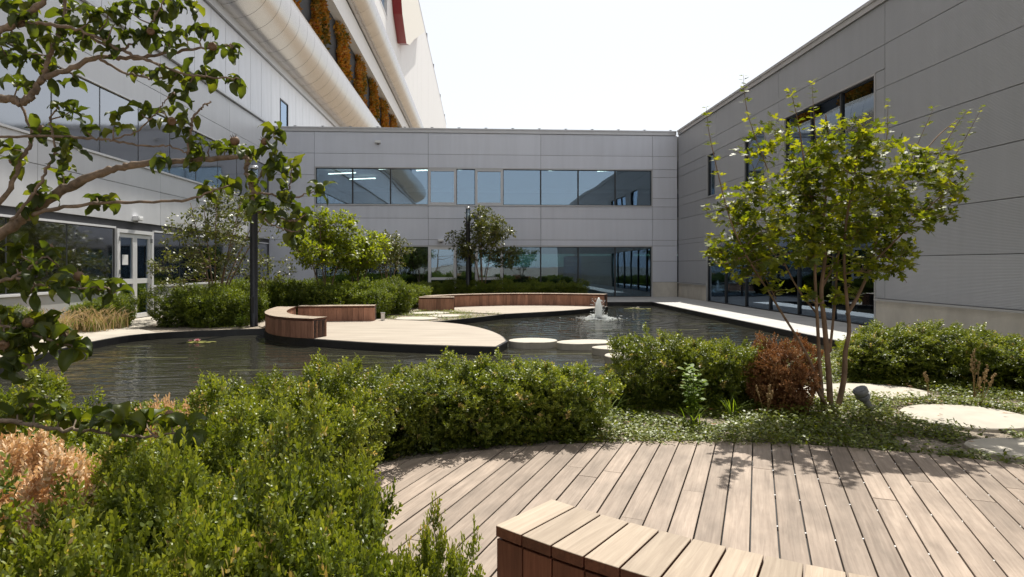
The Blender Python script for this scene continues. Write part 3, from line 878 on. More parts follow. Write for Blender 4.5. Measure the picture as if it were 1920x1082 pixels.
# white double door
dr = empty("door", (0, 0, 0), parent=lf)
b = MB(); z1 = 2.53
for a in (17.06, 18.82): WL.box(b, a, a + .10, -.08, .07, .02, z1)
WL.box(b, 17.16, 18.82, -.08, .07, z1 - .10, z1)
b.build("door_frame", M['trim_white'], dr)
for (a0, a1) in ((17.17, 17.985), (17.995, 18.81)):
    b = MB(); f = .10
    WL.box(b, a0, a0 + f, -.05, .03, .04, z1 - .11); WL.box(b, a1 - f, a1, -.05, .03, .04, z1 - .11)
    for (q0, q1) in ((.04, .16), (1.02, 1.16), (z1 - .22, z1 - .11)): WL.box(b, a0 + f, a1 - f, -.05, .028, q0, q1)
    lfa = b.build("door_leaf", M['trim_white'], dr)
    WL.obj("pane", M['glass'], dr, a0 + f - .003, a1 - f + .003, -.02, -.01, .157, 1.023); WL.obj("pane", M['glass'], dr, a0 + f - .003, a1 - f + .003, -.02, -.01, 1.157, z1 - .217)
b = MB(); WL.box(b, 17.2, 17.28, .03, .09, 1.05, 1.22); WL.box(b, 17.2, 17.24, .05, .09, .95, 1.05); b.build("handle", M['mullion'], dr)
WL.obj("notice", M['paper'], dr, 17.42, 17.70, -.009, -.004, 1.55, 1.83)
for z in (.35, 1.3, 2.2):
    for a in (17.145, 18.80): WL.obj("hinge", M['grey_metal'], dr, a, a + .03, .031, .085, z, z + .12)
# ledge, channel glass band
b = MB(); WL.box(b, -39, 29.25, -.2, .16, 8.03, 8.12); WL.box(b, 29.25, 190, -.2, .16, 8.03, 8.12); b.build("ledge", M['trim'], lf)
b = MB(); WL.box(b, -39, 190, -.3, -.03, 8.12, 10.95); b.build("band_backing", M['room_dark'], lf)
s = 9.9
while s < 62:
    if abs(s - 30.7) < .05:
        window(WL, lf, s + .03, s + 1.27, 8.2, 9.75, .05, M['mullion'], M['glass'], inset=-.02, depth=.09)
        WL.obj("glass_plank", M['profilit'], lf, s + .012, s + 1.288, -.02, .05, 9.78, 10.92)
    else:
        WL.obj("glass_plank", M['profilit'], lf, s + .012, s + 1.288, -.02, .05, 8.13, 10.92, bevel=.006)
    s += 1.3
b = MB(); WL.box(b, -39, 9.88, -.02, .05, 8.13, 10.92); WL.box(b, 61.95, 190, -.02, .05, 8.13, 10.92); b.build("glass_plank", M['profilit'], lf)
# the two rounded tubes
def tube_run(zc, r, xc, y_parts0, y_parts1, step, ylo, yhi):
    core = MB(); core.tube([(xc, ylo + .02, zc), (xc, yhi - .02, zc)], r - .025, 40).build("tube_core", M['dark_recess'], lf)
    def seg(y0, y1):
        n = 40
        b = MB(); b.tube([(0, y0, 0), (0, y1, 0)], r, n, caps=False)
        return b.build("tube_ring", M['tube'], lf, (xc, 0, zc))
    y = y_parts0; me = None
    while y < y_parts1:
        if me is None:
            o = seg(0.010, step - .010); o.location.y = y; me = o.data
        else:
            o = link("tube_ring", me, None, lf, (xc, y, zc))
        y += step
    seg(ylo, y_parts0 - .01); seg(y + .01, yhi)
    # rounded near end
    b = MB(); b.tube([(0, -r * math.sin(t), 0) for t in [R(a) for a in (89, 75, 60, 45, 30, 15, 0)]], [r * math.cos(R(a)) + .002 for a in (89, 75, 60, 45, 30, 15, 0)], 40)
    b.build("tube_end", M['tube'], lf, (xc, ylo, zc))
tube_run(12.75, 1.50, -9.65, 18.2, 70.2, 1.3, -38, 190)
tube_run(22.45, 1.28, -9.55, 38.0, 116.0, 2.6, -38, 190)
ibox("soffit", M['trim'], -10.2, -9.58, -39, 190, 10.95, 11.28, lf)
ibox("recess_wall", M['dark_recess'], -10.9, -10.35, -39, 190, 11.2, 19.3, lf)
ibox("white_band", M['white_wall'], -10.9, -9.70, -39, 190, 19.3, 21.1, lf)
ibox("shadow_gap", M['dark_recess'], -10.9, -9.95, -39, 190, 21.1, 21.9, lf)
WINH = [(52.0, 66.5, 27.9, 33.5)]
b = MB()
for q in rect_minus((-39, 190, 23.2, 45.0), WINH): WL.box(b, q[0], q[1], -.6, -.03, q[2], q[3])
b.build("upper_wall", M['white_wall'], lf)
rs = random.Random(3)
y = 20.0
while y < 190:                       # upright sheets of the upper wall
    y1 = min(y + 3.2, 190)
    for q in rect_minus((y, y1, 23.3, 44.9), WINH): WL.obj("wall_sheet", M['white_wall'], lf, q[0] + .03, q[1] - .03, -.029, .01 + rs.uniform(0, .012), q[2], q[3])
    y = y1
window(WL, lf, 52.0, 59.2, 27.9, 33.5, .2, M['trim_white'], M['glass'], inset=-.3, depth=.35); window(WL, lf, 59.3, 66.5, 27.9, 33.5, .2, M['trim_white'], M['glass'], inset=-.3, depth=.35)
ibox("window_back", M['room_dark'], -12.5, -12.3, 50, 68, 27, 34.5, lf)
ibox("roof_edge", M['trim'], -10.6, -9.70, -39, 190, 45.0, 45.25, lf)
for y in (118, 136, 160, 181): ibox("roof_post", M['mullion'], -9.85, -9.68, y, y + .5, 45.25, 46.0, lf)
# far body, end walls and rooms
ibox("body", M['white_wall'], -40, -12.6, -39, 190, 8.2, 45, lf)
for yy in (-39.0, 189.6): ibox("end_wall", M['white_wall'], -40, -10.4, yy, yy + .4, 0, 45, lf)
ibox("rear_wall", M['room_dark'], -14.6, -14.4, -38.5, 29.2, 0, 8.1, lf)
ibox("floor_slab", M['room_wall'], -14.4, -9.98, -38.5, 29.2, 0.0, .03, lf); ibox("floor_slab", M['room_wall'], -14.4, -9.98, -38.5, 29.2, 2.8, 4.1, lf); ibox("floor_slab", M['room_wall'], -14.4, -9.98, -38.5, 29.2, 6.5, 8.05, lf)
ibox("lower_wall", M['clad_left'], -14.4, -9.77, 41.0, 190, 0, 8.0, lf)
reparent(lf)
# emblem on the upper wall: thick red rim, cream face
em = [(78.5, 44.5), (76.6, 40), (77.2, 37), (79.5, 34), (84, 31.8), (88, 33), (94, 36), (103, 40), (112, 44.0), (111, 44.5)]
em = [(75 + (p[0] - 84) * .89, 1.53 + (p[1] - 1.53) * .89) for p in em]
b = MB()
v0 = [b.bm.verts.new((0, p[0] - 75, p[1])) for p in em]; v1 = [b.bm.verts.new((1.05, p[0] - 75, p[1])) for p in em]
for i in range(len(em)):
    j = (i + 1) % len(em); f = b.bm.faces.new((v0[i], v0[j], v1[j], v1[i])); f.material_index = 0
f = b.bm.faces.new(v1); f.material_index = 1; b.bm.faces.new(list(reversed(v0)))
tag(b.build("wall_emblem", [M['red'], M['cream']], None, (-9.70, 75, 0)), "large red rimmed cream emblem high on the tall pale building", "sign")

# ================================================================ benches
def board_quad(name, parent, mats, quad, z0, z1, axis_dir, origin, bevel=.0018, grade=None):
    """one board given as a plan quad; local Y runs along `axis_dir` so that the grain follows the board"""
    rz = math.atan2(axis_dir.y, axis_dir.x) - math.pi / 2
    c, s = math.cos(-rz), math.sin(-rz)
    loc = [((p.x - origin.x) * c - (p.y - origin.y) * s, (p.x - origin.x) * s + (p.y - origin.y) * c) for p in quad]
    b = MB(); b.prism(loc, z0, z1)
    if bevel: bmesh.ops.bevel(b.bm, geom=list(b.bm.edges), offset=bevel, segments=1, affect='EDGES')
    bmesh.ops.recalc_face_normals(b.bm, faces=list(b.bm.faces)); b.bm.normal_update()
    if len(mats) > 1:
        for f in b.bm.faces: f.material_index = 0 if f.normal.z > .6 else 1
    me = bpy.data.meshes.new(name); b.bm.to_mesh(me); b.bm.free()
    for m in mats: me.materials.append(m)
    return link(name, me, None, parent, (origin.x, origin.y, 0), rz)

def resample(pts, step):
    P = [Vector((p[0], p[1])) for p in pts]
    d = [0]
    for i in range(1, len(P)): d.append(d[-1] + (P[i] - P[i - 1]).length)
    n = max(2, round(d[-1] / step)); out = []
    for k in range(n + 1):
        t = d[-1] * k / n
        i = max(j for j in range(len(d)) if d[j] <= t + 1e-9); i = min(i, len(P) - 2)
        f = (t - d[i]) / max(d[i + 1] - d[i], 1e-9); out.append(P[i].lerp(P[i + 1], f))
    return out

def bench(name, label, runs, width, height, side_mat, step=.142, z_base=.026, cap=.045, gap=.005, over=.012):
    """timber bench following one or more plan lines: radial slats on top, upright boards all round"""
    root = empty(name, (runs[0][0][0], runs[0][0][1], 0), label, "bench")
    base = Vector(root.location[:2])
    for run in runs:
        C = resample(run, step)
        n = len(C)
        T = [(C[min(i + 1, n - 1)] - C[max(i - 1, 0)]).normalized() for i in range(n)]
        Nn = [Vector((-t.y, t.x)) for t in T]
        for i in range(n - 1):
            m = (C[i] + C[i + 1]) / 2 - base
            t = (C[i + 1] - C[i]).normalized()
            g = t * gap / 2
            h = width / 2 + over
            quad = [C[i] - Nn[i] * h + g - base, C[i + 1] - Nn[i + 1] * h - g - base, C[i + 1] + Nn[i + 1] * h - g - base, C[i] + Nn[i] * h + g - base]
            board_quad("slat", root, [M['slat_top'], M['slat_side']], quad, height - cap, height, Vector((-t.y, t.x)), m)
            for sd in (-1, 1):
                o0, o1 = C[i] + Nn[i] * sd * width / 2 - base, C[i + 1] + Nn[i + 1] * sd * width / 2 - base
                i0, i1 = C[i] + Nn[i] * sd * (width / 2 - .028) - base, C[i + 1] + Nn[i + 1] * sd * (width / 2 - .028) - base
                board_quad("side_board", root, [side_mat], [o0 + g, o1 - g, i1 - g, i0 + g], z_base, height - cap - .012, t, (o0 + o1) / 2, bevel=.0015)
        for e, sg in ((0, -1), (n - 1, 1)):
            k = max(2, round((width - .06) / .13)); t = T[e]; c = C[e] - base
            for q in range(k):
                a0 = -width / 2 + .03 + (width - .06) * q / k + .002; a1 = -width / 2 + .03 + (width - .06) * (q + 1) / k - .002
                p0, p1 = c + Nn[e] * a0, c + Nn[e] * a1
                inn = -t * sg * .028
                board_quad("end_board", root, [side_mat], [p0, p1, p1 + inn, p0 + inn], z_base, height - cap - .012, Nn[e], (p0 + p1) / 2, bevel=.0015)
        # dark carcass so that nothing shines through the joints
        b = MB(); h = width / 2 - .032
        for i in range(n - 1):
            q = [C[i] - Nn[i] * h - base, C[i + 1] - Nn[i + 1] * h - base, C[i + 1] + Nn[i + 1] * h - base, C[i] + Nn[i] * h - base]
            b.prism([(p.x, p.y) for p in q], z_base + .004, height - cap - .004)
        b.build("carcass", M['dark_recess'], root)
    return root

# near bench: arc of a circle round (3.45, 5.9)
arc = [(3.45 + 4.565 * math.cos(R(a)), 5.9 + 4.565 * math.sin(R(a))) for a in np.linspace(-135.3, -72, 60)]
bench("curved_bench", "weathered curved timber bench in the foreground on the round deck", [arc], .37, .45, M['board_dark'], step=.1405, z_base=.032, gap=.008, over=.006)
left_run = smooth_poly([(-3.30, 13.05), (-3.72, 13.22), (-4.28, 13.7), (-4.74, 14.6), (-4.98, 15.6), (-5.10, 16.72)], 2)
bench("curved_bench", "curved redwood bench hugging the near terrace beside the black lamp post", [left_run, [(-4.84, 16.98), (-2.82, 17.1)]], .46, .44, M['board_side'])
far_run = smooth_poly([(-1.75, 21.55), (-1.2, 22.3), (-.2, 23.0), (1.2, 23.45), (2.6, 23.4), (3.8, 23.0), (4.75, 22.55)], 2)
bench("curved_bench", "long sweeping redwood bench on the far terrace before the ground floor glazing", [far_run, [(-1.98, 20.85), (-.80, 20.85)]], .46, .47, M['board_side'])
tag(MB().box(-.05, .05, -.04, .04, 0, .20).box(-.06, .06, -.05, .05, .20, .22).build("socket_box", M['steel'], None, (-2.60, 17.0, .026), bevel=.004), "small grey socket box at the end of the near terrace bench", "socket box")

# ================================================================ lamps
def lamp(loc, label):
    r = empty("lamp_post", loc, label, "lamp post", "tall black courtyard lamp posts")
    MB().lathe([(.10, 0), (.10, .02), (.093, .03), (.093, 3.30), (.098, 3.31), (.098, 3.36)], 28).build("post", M['black_metal'], r)
    MB().lathe([(.060, 3.36), (.060, 3.92)], 20).build("reflector", M['steel'], r)
    for k in range(7):
        MB().lathe([(.062, 3.42 + k * .075), (.080, 3.43 + k * .075), (.080, 3.436 + k * .075), (.062, 3.446 + k * .075)], 24).build("louvre_ring", M['steel'], r)
    MB().lathe([(.092, 3.362), (.092, 3.96)], 28).build("lens", M['glass_clear'], r)
    MB().lathe([(.097, 3.96), (.10, 3.97), (.10, 4.03), (.09, 4.04)], 28).build("cap", M['steel'], r)
    MB().box(-.035, .035, -.099, -.09, .35, .75).build("hatch", M['black_metal'], r)
    return r
lamp((-5.62, 15.75, 0), "black lamp post beside the pond near the curved terrace bench")
lamp((-.42, 26.3, 0), "black lamp post rising through the small tree by the back building")

def wall_light(W, a, z, label, parent=None):
    x0, x1, y0, y1 = W.lims(a - .13, a + .13, .05, .25)
    c = ((x0 + x1) / 2, (y0 + y1) / 2, z)
    r = empty("wall_lamp", c, label, "wall lamp")
    ax = W.kind == 'back'
    def bx(nm, m, sa, d0, d1, z0, z1):
        b = MB()
        if ax: b.box(-sa, sa, .10 - d1, .10 - d0, z0, z1)
        else: b.box(-.10 + d0, -.10 + d1, -sa, sa, z0, z1)
        return b.build(nm, m, r, bevel=.006)
    bx("housing", M['trim_white'], .13, .0, .16, -.06, .07); bx("lens", M['paper'], .10, .161, .175, -.04, .04); bx("bracket", M['grey_metal'], .05, 0, .06, -.12, -.062)
wall_light(WB, -4.70, 7.35, "small pale lamp on the back wall above the upper windows")
wall_light(WB, -1.75, 2.72, "white lamp on the back wall above the ground floor door")
wall_light(WL, 17.95, 2.86, "white lamp on the pale wall above the white double door")

# ================================================================ stones, fountain, lilies, floodlight
def disc(name, cx, cy, a, b_, rot, z0, z1, label, group, pointed=0.0):
    n = 40; pts = []
    for k in range(n):
        t = 2 * math.pi * k / n
        x, y = a * math.cos(t), b_ * math.sin(t)
        if pointed: y *= 1 - pointed * (abs(math.cos(t)) ** 2)
        pts.append((x, y))
    o = MB().prism(pts, z0, z1).build(name, M['disc'], None, (cx, cy, 0), rot, bevel=.008)
    return tag(o, label, "stepping stone", group)
G1 = "pale stepping stones in the pond"
disc("stepping_stone", 1.13, 12.55, .50, .40, 0, -.3, .0, "pale oval stepping stone next to the terrace tip", G1)
disc("stepping_stone", 2.17, 12.25, .60, .36, R(8), -.3, .0, "long pale stepping stone second from the terrace tip", G1)
disc("stepping_stone", 2.85, 11.35, .72, .34, R(-4), -.3, .0, "long pale stepping stone third from the terrace tip", G1)
disc("stepping_stone", 2.62, 10.35, .46, .40, R(5), -.3, .0, "pale round stepping stone half hidden by the dark shrub", G1)
G2 = "round cream stepping slabs in the planting bed"
disc("stepping_slab", 4.86, 5.86, .60, .50, R(6), -.05, .035, "cream round slab in the ground cover, middle of the three to the side of the floodlight", G2)
disc("stepping_slab", 4.72, 7.12, .62, .42, R(-12), -.05, .035, "cream slab behind the floodlight and in front of the wide green shrub", G2)
disc("stepping_slab", 4.80, 4.66, .78, .38, R(-16), -.05, .038, "cream slab touching the round deck", G2)
disc("stepping_slab", 3.78, 7.15, .45, .42, 0, -.05, .035, "cream slab just behind the maple stems and the rust brown shrub", G2)
G3 = "pale slabs in the strip between the two terraces"
disc("stepping_slab", -1.75, 17.6, .62, .5, 0, -.05, .035, "pale slab at the back edge of the near terrace", G3)
disc("stepping_slab", -.95, 18.5, .55, .45, .3, -.05, .035, "pale slab midway between the two terraces by the pond", G3)
disc("stepping_slab", -1.5, 19.6, .62, .45, .2, -.05, .035, "pale slab leading to the short end of the far bench", G3)

rf = random.Random(21)
fo = empty("fountain", (3.75, 18.9, WZ), "small white foaming water jet in the pond", "fountain")
b = MB(); n = 18
prof = [(.15, 0.0), (.125, .05), (.112, .16), (.105, .28), (.095, .40), (.075, .51), (.05, .60), (.018, .66)]
rings = []
for r_, z in prof:
    rings.append([b.bm.verts.new((r_ * (1 + rf.uniform(-.16, .16)) * math.cos(2 * math.pi * k / n), r_ * (1 + rf.uniform(-.16, .16)) * math.sin(2 * math.pi * k / n), z + rf.uniform(-.015, .015))) for k in range(n)])
for i in range(len(rings) - 1):
    for k in range(n):
        b.bm.faces.new((rings[i][k], rings[i][(k + 1) % n], rings[i + 1][(k + 1) % n], rings[i + 1][k])).smooth = True
b.bm.faces.new(rings[-1])
b.build("jet", M['foam'], fo)
b = MB()
for k in range(420):
    rr = abs(rf.gauss(0, .36)) + .10; t = rf.uniform(0, 2 * math.pi); z = abs(rf.gauss(0, .02)) if rr > .3 else abs(rf.gauss(0, .06))
    s = rf.uniform(.004, .022) * (1.2 if rr < .5 else .7); sx = s * rf.uniform(1, 3)
    x, y = rr * math.cos(t), rr * math.sin(t)
    b.box(x - sx, x + sx, y - s, y + s, z, z + s * .8)
for k in range(160):
    t = rf.uniform(0, 2 * math.pi); h = rf.uniform(.05, .62); rr = .10 + abs(rf.gauss(0, .07)); s = rf.uniform(.004, .010)
    b.box(rr * math.cos(t) - s, rr * math.cos(t) + s, rr * math.sin(t) - s, rr * math.sin(t) + s, h, h + 2.2 * s)
o = b.build("splash", M['foam'], fo); o["kind"] = "stuff"

def lily(loc, label, n, petal, spread, flower=True):
    r = empty("water_lily", loc, label, "water lily", "water lilies on the pond")
    for k in range(n):
        a = rf.uniform(0, 6.28); d = rf.uniform(.1, spread); rad = rf.uniform(.08, .14)
        pts = [(0, 0)] + [(rad * math.cos(R(q)), rad * math.sin(R(q))) for q in range(20, 345, 25)]
        o = MB().prism(pts, 0, .006).build("lily_pad", M['lily'], r, (d * math.cos(a), d * math.sin(a) * .6, .003 + .003 * (k % 4)), rf.uniform(0, 6.28))
        o.rotation_euler.x = rf.uniform(-.08, .08)
    if flower:
        for (fx, fy, sc) in ((0, 0, 1.0), (-.17, .05, .55)):
            for ring, (cnt, tilt, L) in enumerate(((8, 30, .085), (7, 58, .075), (5, 78, .06))):
                for q in range(cnt):
                    az = 2 * math.pi * q / cnt + ring * .3; e = R(tilt)
                    b = MB(); d = Vector((math.cos(az) * math.cos(e), math.sin(az) * math.cos(e), math.sin(e))); sd = Vector((-math.sin(az), math.cos(az), 0)); nn = sd.cross(d)
                    L2 = L * sc
                    vv = [b.bm.verts.new(p) for p in (d * .0, d * L2 * .5 + sd * L2 * .22 + nn * .006, d * L2, d * L2 * .5 - sd * L2 * .22 + nn * .006, d * L2 * .45 - nn * .006)]
                    b.bm.faces.new((vv[0], vv[4], vv[1])); b.bm.faces.new((vv[1], vv[4], vv[2])); b.bm.faces.new((vv[2], vv[4], vv[3])); b.bm.faces.new((vv[3], vv[4], vv[0]))
                    b.build("petal", petal, r, (fx, fy, .02))
lily((-6.05, 13.6, WZ), "pink water lily with yellowish pads near the left path", 7, M['petal'], .34)
lily((6.35, 11.75, WZ), "pale pink water lily behind the maple stems", 4, M['petal_white'], .28)
lily((6.15, 23.3, WZ), "patch of pale lily pads in the far corner of the pond", 9, M['petal_white'], .55)

fl = empty("floodlight", (3.96, 6.02, 0), "grey ground floodlight at the foot of the maple", "floodlight"); fl.scale = (1.05, 1.05, 1.05); fl.location.z = .06
def rot_lathe(name, prof, mat, loc, tilt, az, n=20):
    o = MB().lathe(prof, n).build(name, mat, fl, loc); o.rotation_euler = Matrix.Rotation(az, 3, 'Z').to_4x4().to_3x3().to_quaternion().to_euler()
    o.rotation_euler = (Matrix.Rotation(az, 3, 'Z') @ Matrix.Rotation(tilt, 3, 'Y')).to_euler(); return o
tl, az = R(-33), R(10)
rot_lathe("stem", [(.026, 0), (.030, .03), (.034, .10), (.030, .12)], M['grey_metal'], (.03, 0, .0), tl, az)
rot_lathe("head", [(.030, .115), (.042, .13), (.058, .19), (.066, .20), (.068, .245), (.060, .25)], M['grey_metal'], (.03, 0, .0), tl, az)
rot_lathe("lens", [(.055, .2505), (.055, .253)], M['mullion'], (.03, 0, .0), tl, az)
for k in range(5):
    rot_lathe("cooling_fin", [(.034 + .005 * k, .13 + .012 * k), (.046 + .006 * k, .131 + .012 * k), (.046 + .006 * k, .134 + .012 * k), (.034 + .005 * k, .136 + .012 * k)], M['grey_metal'], (.03, 0, 0), tl, az)
MB().tube([(.03, 0, .02), (.05, .05, .01), (.12, .10, .015), (.2, .12, .01)], .006, 6).build("cable", M['mullion'], fl)

# ================================================================ shrubs
def bush_mesh(name, seed, rx, ry, h, nshoot, leaf, pairs, mat, core=.45, shoot_len=.11, lump=.16, stray=.06, tri=LEAF_BOX, plume=.10):
    rng = np.random.default_rng(seed)
    n = nshoot
    th = rng.random(n) * 2 * np.pi
    u = rng.random(n)
    # points on a rounded block: flank or crown
    top = rng.random(n) < .42
    z = np.where(top, 1.0, u ** .85)
    rr = np.where(top, np.sqrt(rng.random(n)), 1.0)
    K = 14
    bd = rng.normal(size=(K, 3)); bd[:, 2] = np.abs(bd[:, 2]) * .8; bd = unit(bd); ba = rng.uniform(-.5, 1, K)
    px = rr * np.cos(th); py = rr * np.sin(th)
    pz = np.where(top, 1 - .30 * rr ** 2.5, z * .80)
    flank = np.where(top, 1.0, (1 - .22 * np.clip(z - .55, 0, 1) ** 2 * 2) * (.80 + .20 * np.clip(z / .4, 0, 1)))
    d3 = unit(np.stack([px, py, (pz - .35) * 1.4], 1))
    bump = 1 + lump * (np.exp((d3 @ bd.T - 1) * 9) * ba).sum(1)
    P = np.stack([px * rx * flank * bump, py * ry * flank * bump, pz * h * (1 + (bump - 1) * .7)], 1)
    out = np.stack([np.cos(th) * np.where(top, rr * .7, 1), np.sin(th) * np.where(top, rr * .7, 1), np.where(top, .9, .15)], 1)
    # shoots gather into plumes: each plume swells out of the shrub by its own amount
    K2 = max(26, n // 34)
    ci = rng.choice(n, K2, replace=False); C = P[ci]; amp = rng.uniform(-.2, 1.0, K2) * plume
    d2 = ((P[:, None, :] - C[None, :, :]) ** 2).sum(2); near = d2.argmin(1); dm = np.sqrt(d2.min(1))
    rad2 = np.sqrt(2.0 * (rx * h * 2 + rx * ry) / K2)
    P0 = P
    swell = amp[near] * np.clip(1 - (dm / (rad2 * .75)) ** 2, -.35, 1)
    P = P + unit(out + np.array([0, 0, .7])) * swell[:, None]
    D = unit(out * .65 + np.array([0, 0, .25]) + rng.normal(size=(n, 3)) * .24 + (P0 - C[near]) / rad2 * 1.25)
    L = shoot_len * rng.uniform(.6, 1.25, n)
    L = np.where(rng.random(n) < stray, L * 1.9, L)
    depth = rng.random(n) ** 1.6 * .07
    B = P - D * (L * .75)[:, None] - unit(out) * depth[:, None]
    ptone = rng.random(K2)[near] * .3
    # leaf pairs along every shoot, crossing at right angles
    A1 = unit(np.cross(D, rng.normal(size=(n, 3)))); A2 = np.cross(D, A1)
    parts = []
    dead = rng.random(n) < .022
    tone = rng.random(n) * .22 + ptone * 1.1
    for k in range(pairs):
        f = (k + .6) / pairs
        for sgn in (-1, 1):
            ax = (A1 if k % 2 == 0 else A2) * sgn
            pos = B + D * (L * f)[:, None]
            spread = 1.15 - .5 * f
            d = unit(D * (.5 + .5 * f) + ax * spread + rng.normal(size=(n, 3)) * .18)
            nn = unit(D - ax * .3 + rng.normal(size=(n, 3)) * .2)
            s = leaf * rng.uniform(.75, 1.2, n) * (1 - .25 * f)
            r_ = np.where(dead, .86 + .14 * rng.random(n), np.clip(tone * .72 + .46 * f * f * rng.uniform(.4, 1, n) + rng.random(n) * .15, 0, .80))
            parts.append(leaves(pos, d, nn, s, tri, rng, r_))
    # inner leaves that close the view through the shrub
    m = int(n * 2.2)
    q = unit(rng.normal(size=(m, 3))); q[:, 2] = np.abs(q[:, 2])
    rad = rng.uniform(.45, .92, m)
    Pi = np.stack([q[:, 0] * rx * rad, q[:, 1] * ry * rad, np.clip(q[:, 2] * 1.1, 0, 1) * h * rad * .95], 1)
    zi = rng.random(m) < .5
    t2 = rng.random(m) * 2 * np.pi
    Pi[zi] = np.stack([np.cos(t2) * rx * rad * .9, np.sin(t2) * ry * rad * .9, rng.random(m) * h * .75], 1)[zi]
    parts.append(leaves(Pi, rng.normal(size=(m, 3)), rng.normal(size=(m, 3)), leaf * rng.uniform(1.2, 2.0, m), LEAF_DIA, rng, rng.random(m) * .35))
    V, F, r_ = join(parts)
    V[:, 2] = np.maximum(V[:, 2], .005)
    return poly_mesh(name, V, F, 3, mat, r_)

def stems_mesh(name, seed, rx, ry, h, n=9):
    r = random.Random(seed); b = MB()
    for k in range(n):
        t = r.uniform(0, 6.28); e = r.uniform(.3, .75)
        b.tube([(r.uniform(-.05, .05), r.uniform(-.05, .05), 0), (rx * e * .5 * math.cos(t), ry * e * .5 * math.sin(t), h * .4), (rx * e * math.cos(t), ry * e * math.sin(t), h * .82)], [.012, .008, .003], 5)
    return b.mesh(name, [M['bark']])

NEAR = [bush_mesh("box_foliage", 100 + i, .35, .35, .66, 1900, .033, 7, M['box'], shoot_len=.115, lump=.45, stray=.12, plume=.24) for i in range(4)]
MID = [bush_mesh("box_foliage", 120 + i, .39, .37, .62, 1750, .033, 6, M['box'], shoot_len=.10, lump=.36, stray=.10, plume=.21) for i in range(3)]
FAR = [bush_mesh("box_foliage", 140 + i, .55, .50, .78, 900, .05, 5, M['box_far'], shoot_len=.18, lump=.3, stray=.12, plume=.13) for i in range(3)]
STEM = [stems_mesh("stems", 160 + i, .34, .34, .7) for i in range(3)]
rb = random.Random(77)
ORD = 'first second third fourth fifth sixth seventh eighth ninth tenth eleventh twelfth'.split()
def shrub(lib, x, y, sx, sy, sz, label, group, cat="shrub", mat=None, name="box_shrub", i=None):
    r = empty(name, (x, y, 0), label, cat, group)
    r.rotation_euler.z = rb.uniform(0, 6.28) if abs(sx - sy) < .12 else rb.choice((0, math.pi)) + rb.uniform(-.2, .2)
    r.scale = (sx, sy, sz)
    me = lib[rb.randrange(len(lib)) if i is None else i % len(lib)]
    o = bpy.data.objects.new("foliage", me); COL.objects.link(o); o.parent = r; o["kind"] = "stuff"
    if mat is not None:
        o.material_slots[0].link = 'OBJECT'; o.material_slots[0].material = mat
    s = bpy.data.objects.new("stems", STEM[rb.randrange(3)]); COL.objects.link(s); s.parent = r
    return r
GF = "box shrubs filling the foreground bed"
LF_ = "glossy green box shrub in the dense foreground bed beside the round deck"
# foreground bed on the left of the deck (x, y, width factor, height factor), row by row from the pond to the camera
BED = [[(-3.1, 3.6, 1.0, .72), (-2.55, 4.1, 1.0, .74), (-2.15, 4.5, 1.0, .84), (-1.6, 4.7, 1.05, .92), (-1.05, 4.45, 1.0, .97)],
       [(-3.4, 3.0, 1.1, .85), (-2.35, 3.55, 1.05, .90), (-1.75, 3.95, 1.05, .94), (-1.02, 3.72, 1.0, 1.02)],
       [(-2.75, 2.9, 1.0, .98), (-2.05, 2.95, 1.0, .96), (-1.45, 3.3, 1.0, .98), (-1.02, 2.95, .90, 1.0)],
       [(-1.75, 2.1, .9, .96), (-1.5, 2.55, .95, .97), (-1.12, 2.15, .88, .97), (-.84, 2.45, .80, 1.0)],
       [(-1.9, 1.5, .85, .95), (-1.35, 1.62, .85, .95), (-.88, 1.82, .78, .98), (-.54, 2.08, .80, 1.0), (-.14, 1.86, .52, .92), (-.46, 1.62, .75, .93), (-1.0, 1.3, .7, .95)]]
RN = ["the row along the pond", "the second row from the pond", "the middle row", "the fourth row from the pond", "the row nearest the camera"]
for rw, row in enumerate(BED):
    for k, (x, y, s, hz) in enumerate(sorted(row)):
        shrub(MID if rw == 0 else NEAR, x + rb.uniform(-.05, .05), y + rb.uniform(-.05, .05), s * .76 * rb.uniform(.9, 1.08), s * .76 * rb.uniform(.9, 1.08), hz * rb.uniform(.86, 1.10), "foreground bed box shrub, %s from the left in %s" % (ORD[k], RN[rw]), GF)
GH = "box hedge along the far curve of the deck"
for k, a in enumerate(np.linspace(118, 96.5, 6)):
    rr = DR + .40
    x, y = DC.x + rr * math.cos(R(a)), DC.y + rr * math.sin(R(a))
    shrub(MID, x, y, .90, .90, rb.uniform(.76, .92), "box shrub in the trimmed hedge along the round deck, %s from the foreground bed" % ORD[k], GH, i=k)
for k, a in enumerate(np.linspace(119, 99.0, 5)):
    rr = DR + .95
    x, y = DC.x + rr * math.cos(R(a)), DC.y + rr * math.sin(R(a))
    shrub(MID, x, y, .98, .98, rb.uniform(.64, .78), "box shrub on the pond side of the trimmed deck hedge, %s from the left" % ORD[k], "pond side row of the trimmed hedge", i=k + 1)
GM = "dark box shrubs between the stepping stones and the maple"
for (x, y, s, hz) in [(1.70, 6.60, .72, .74), (2.08, 6.72, 1.0, 1.05), (2.55, 6.7, 1.0, 1.04), (2.86, 6.80, .78, .90), (2.30, 7.25, .85, .90), (2.65, 7.3, .9, .95)]:
    nm = "dark shrub between stepping stones and maple, %s from left in the %s row" % (ORD[[1.70, 2.08, 2.55, 2.86].index(x) if y < 7 else [2.30, 2.65].index(x)], "near" if y < 7 else "pond side")
    shrub(MID, x, y, s, s, hz * .92, nm, GM)
shrub(MID, 3.22, 6.32, .76, .72, .92, "rust brown dead shrub beside the maple stems", None, mat=M['box_rust'], name="dead_shrub", i=1)
GR = "wide glossy shrubs in front of the concrete plinth"
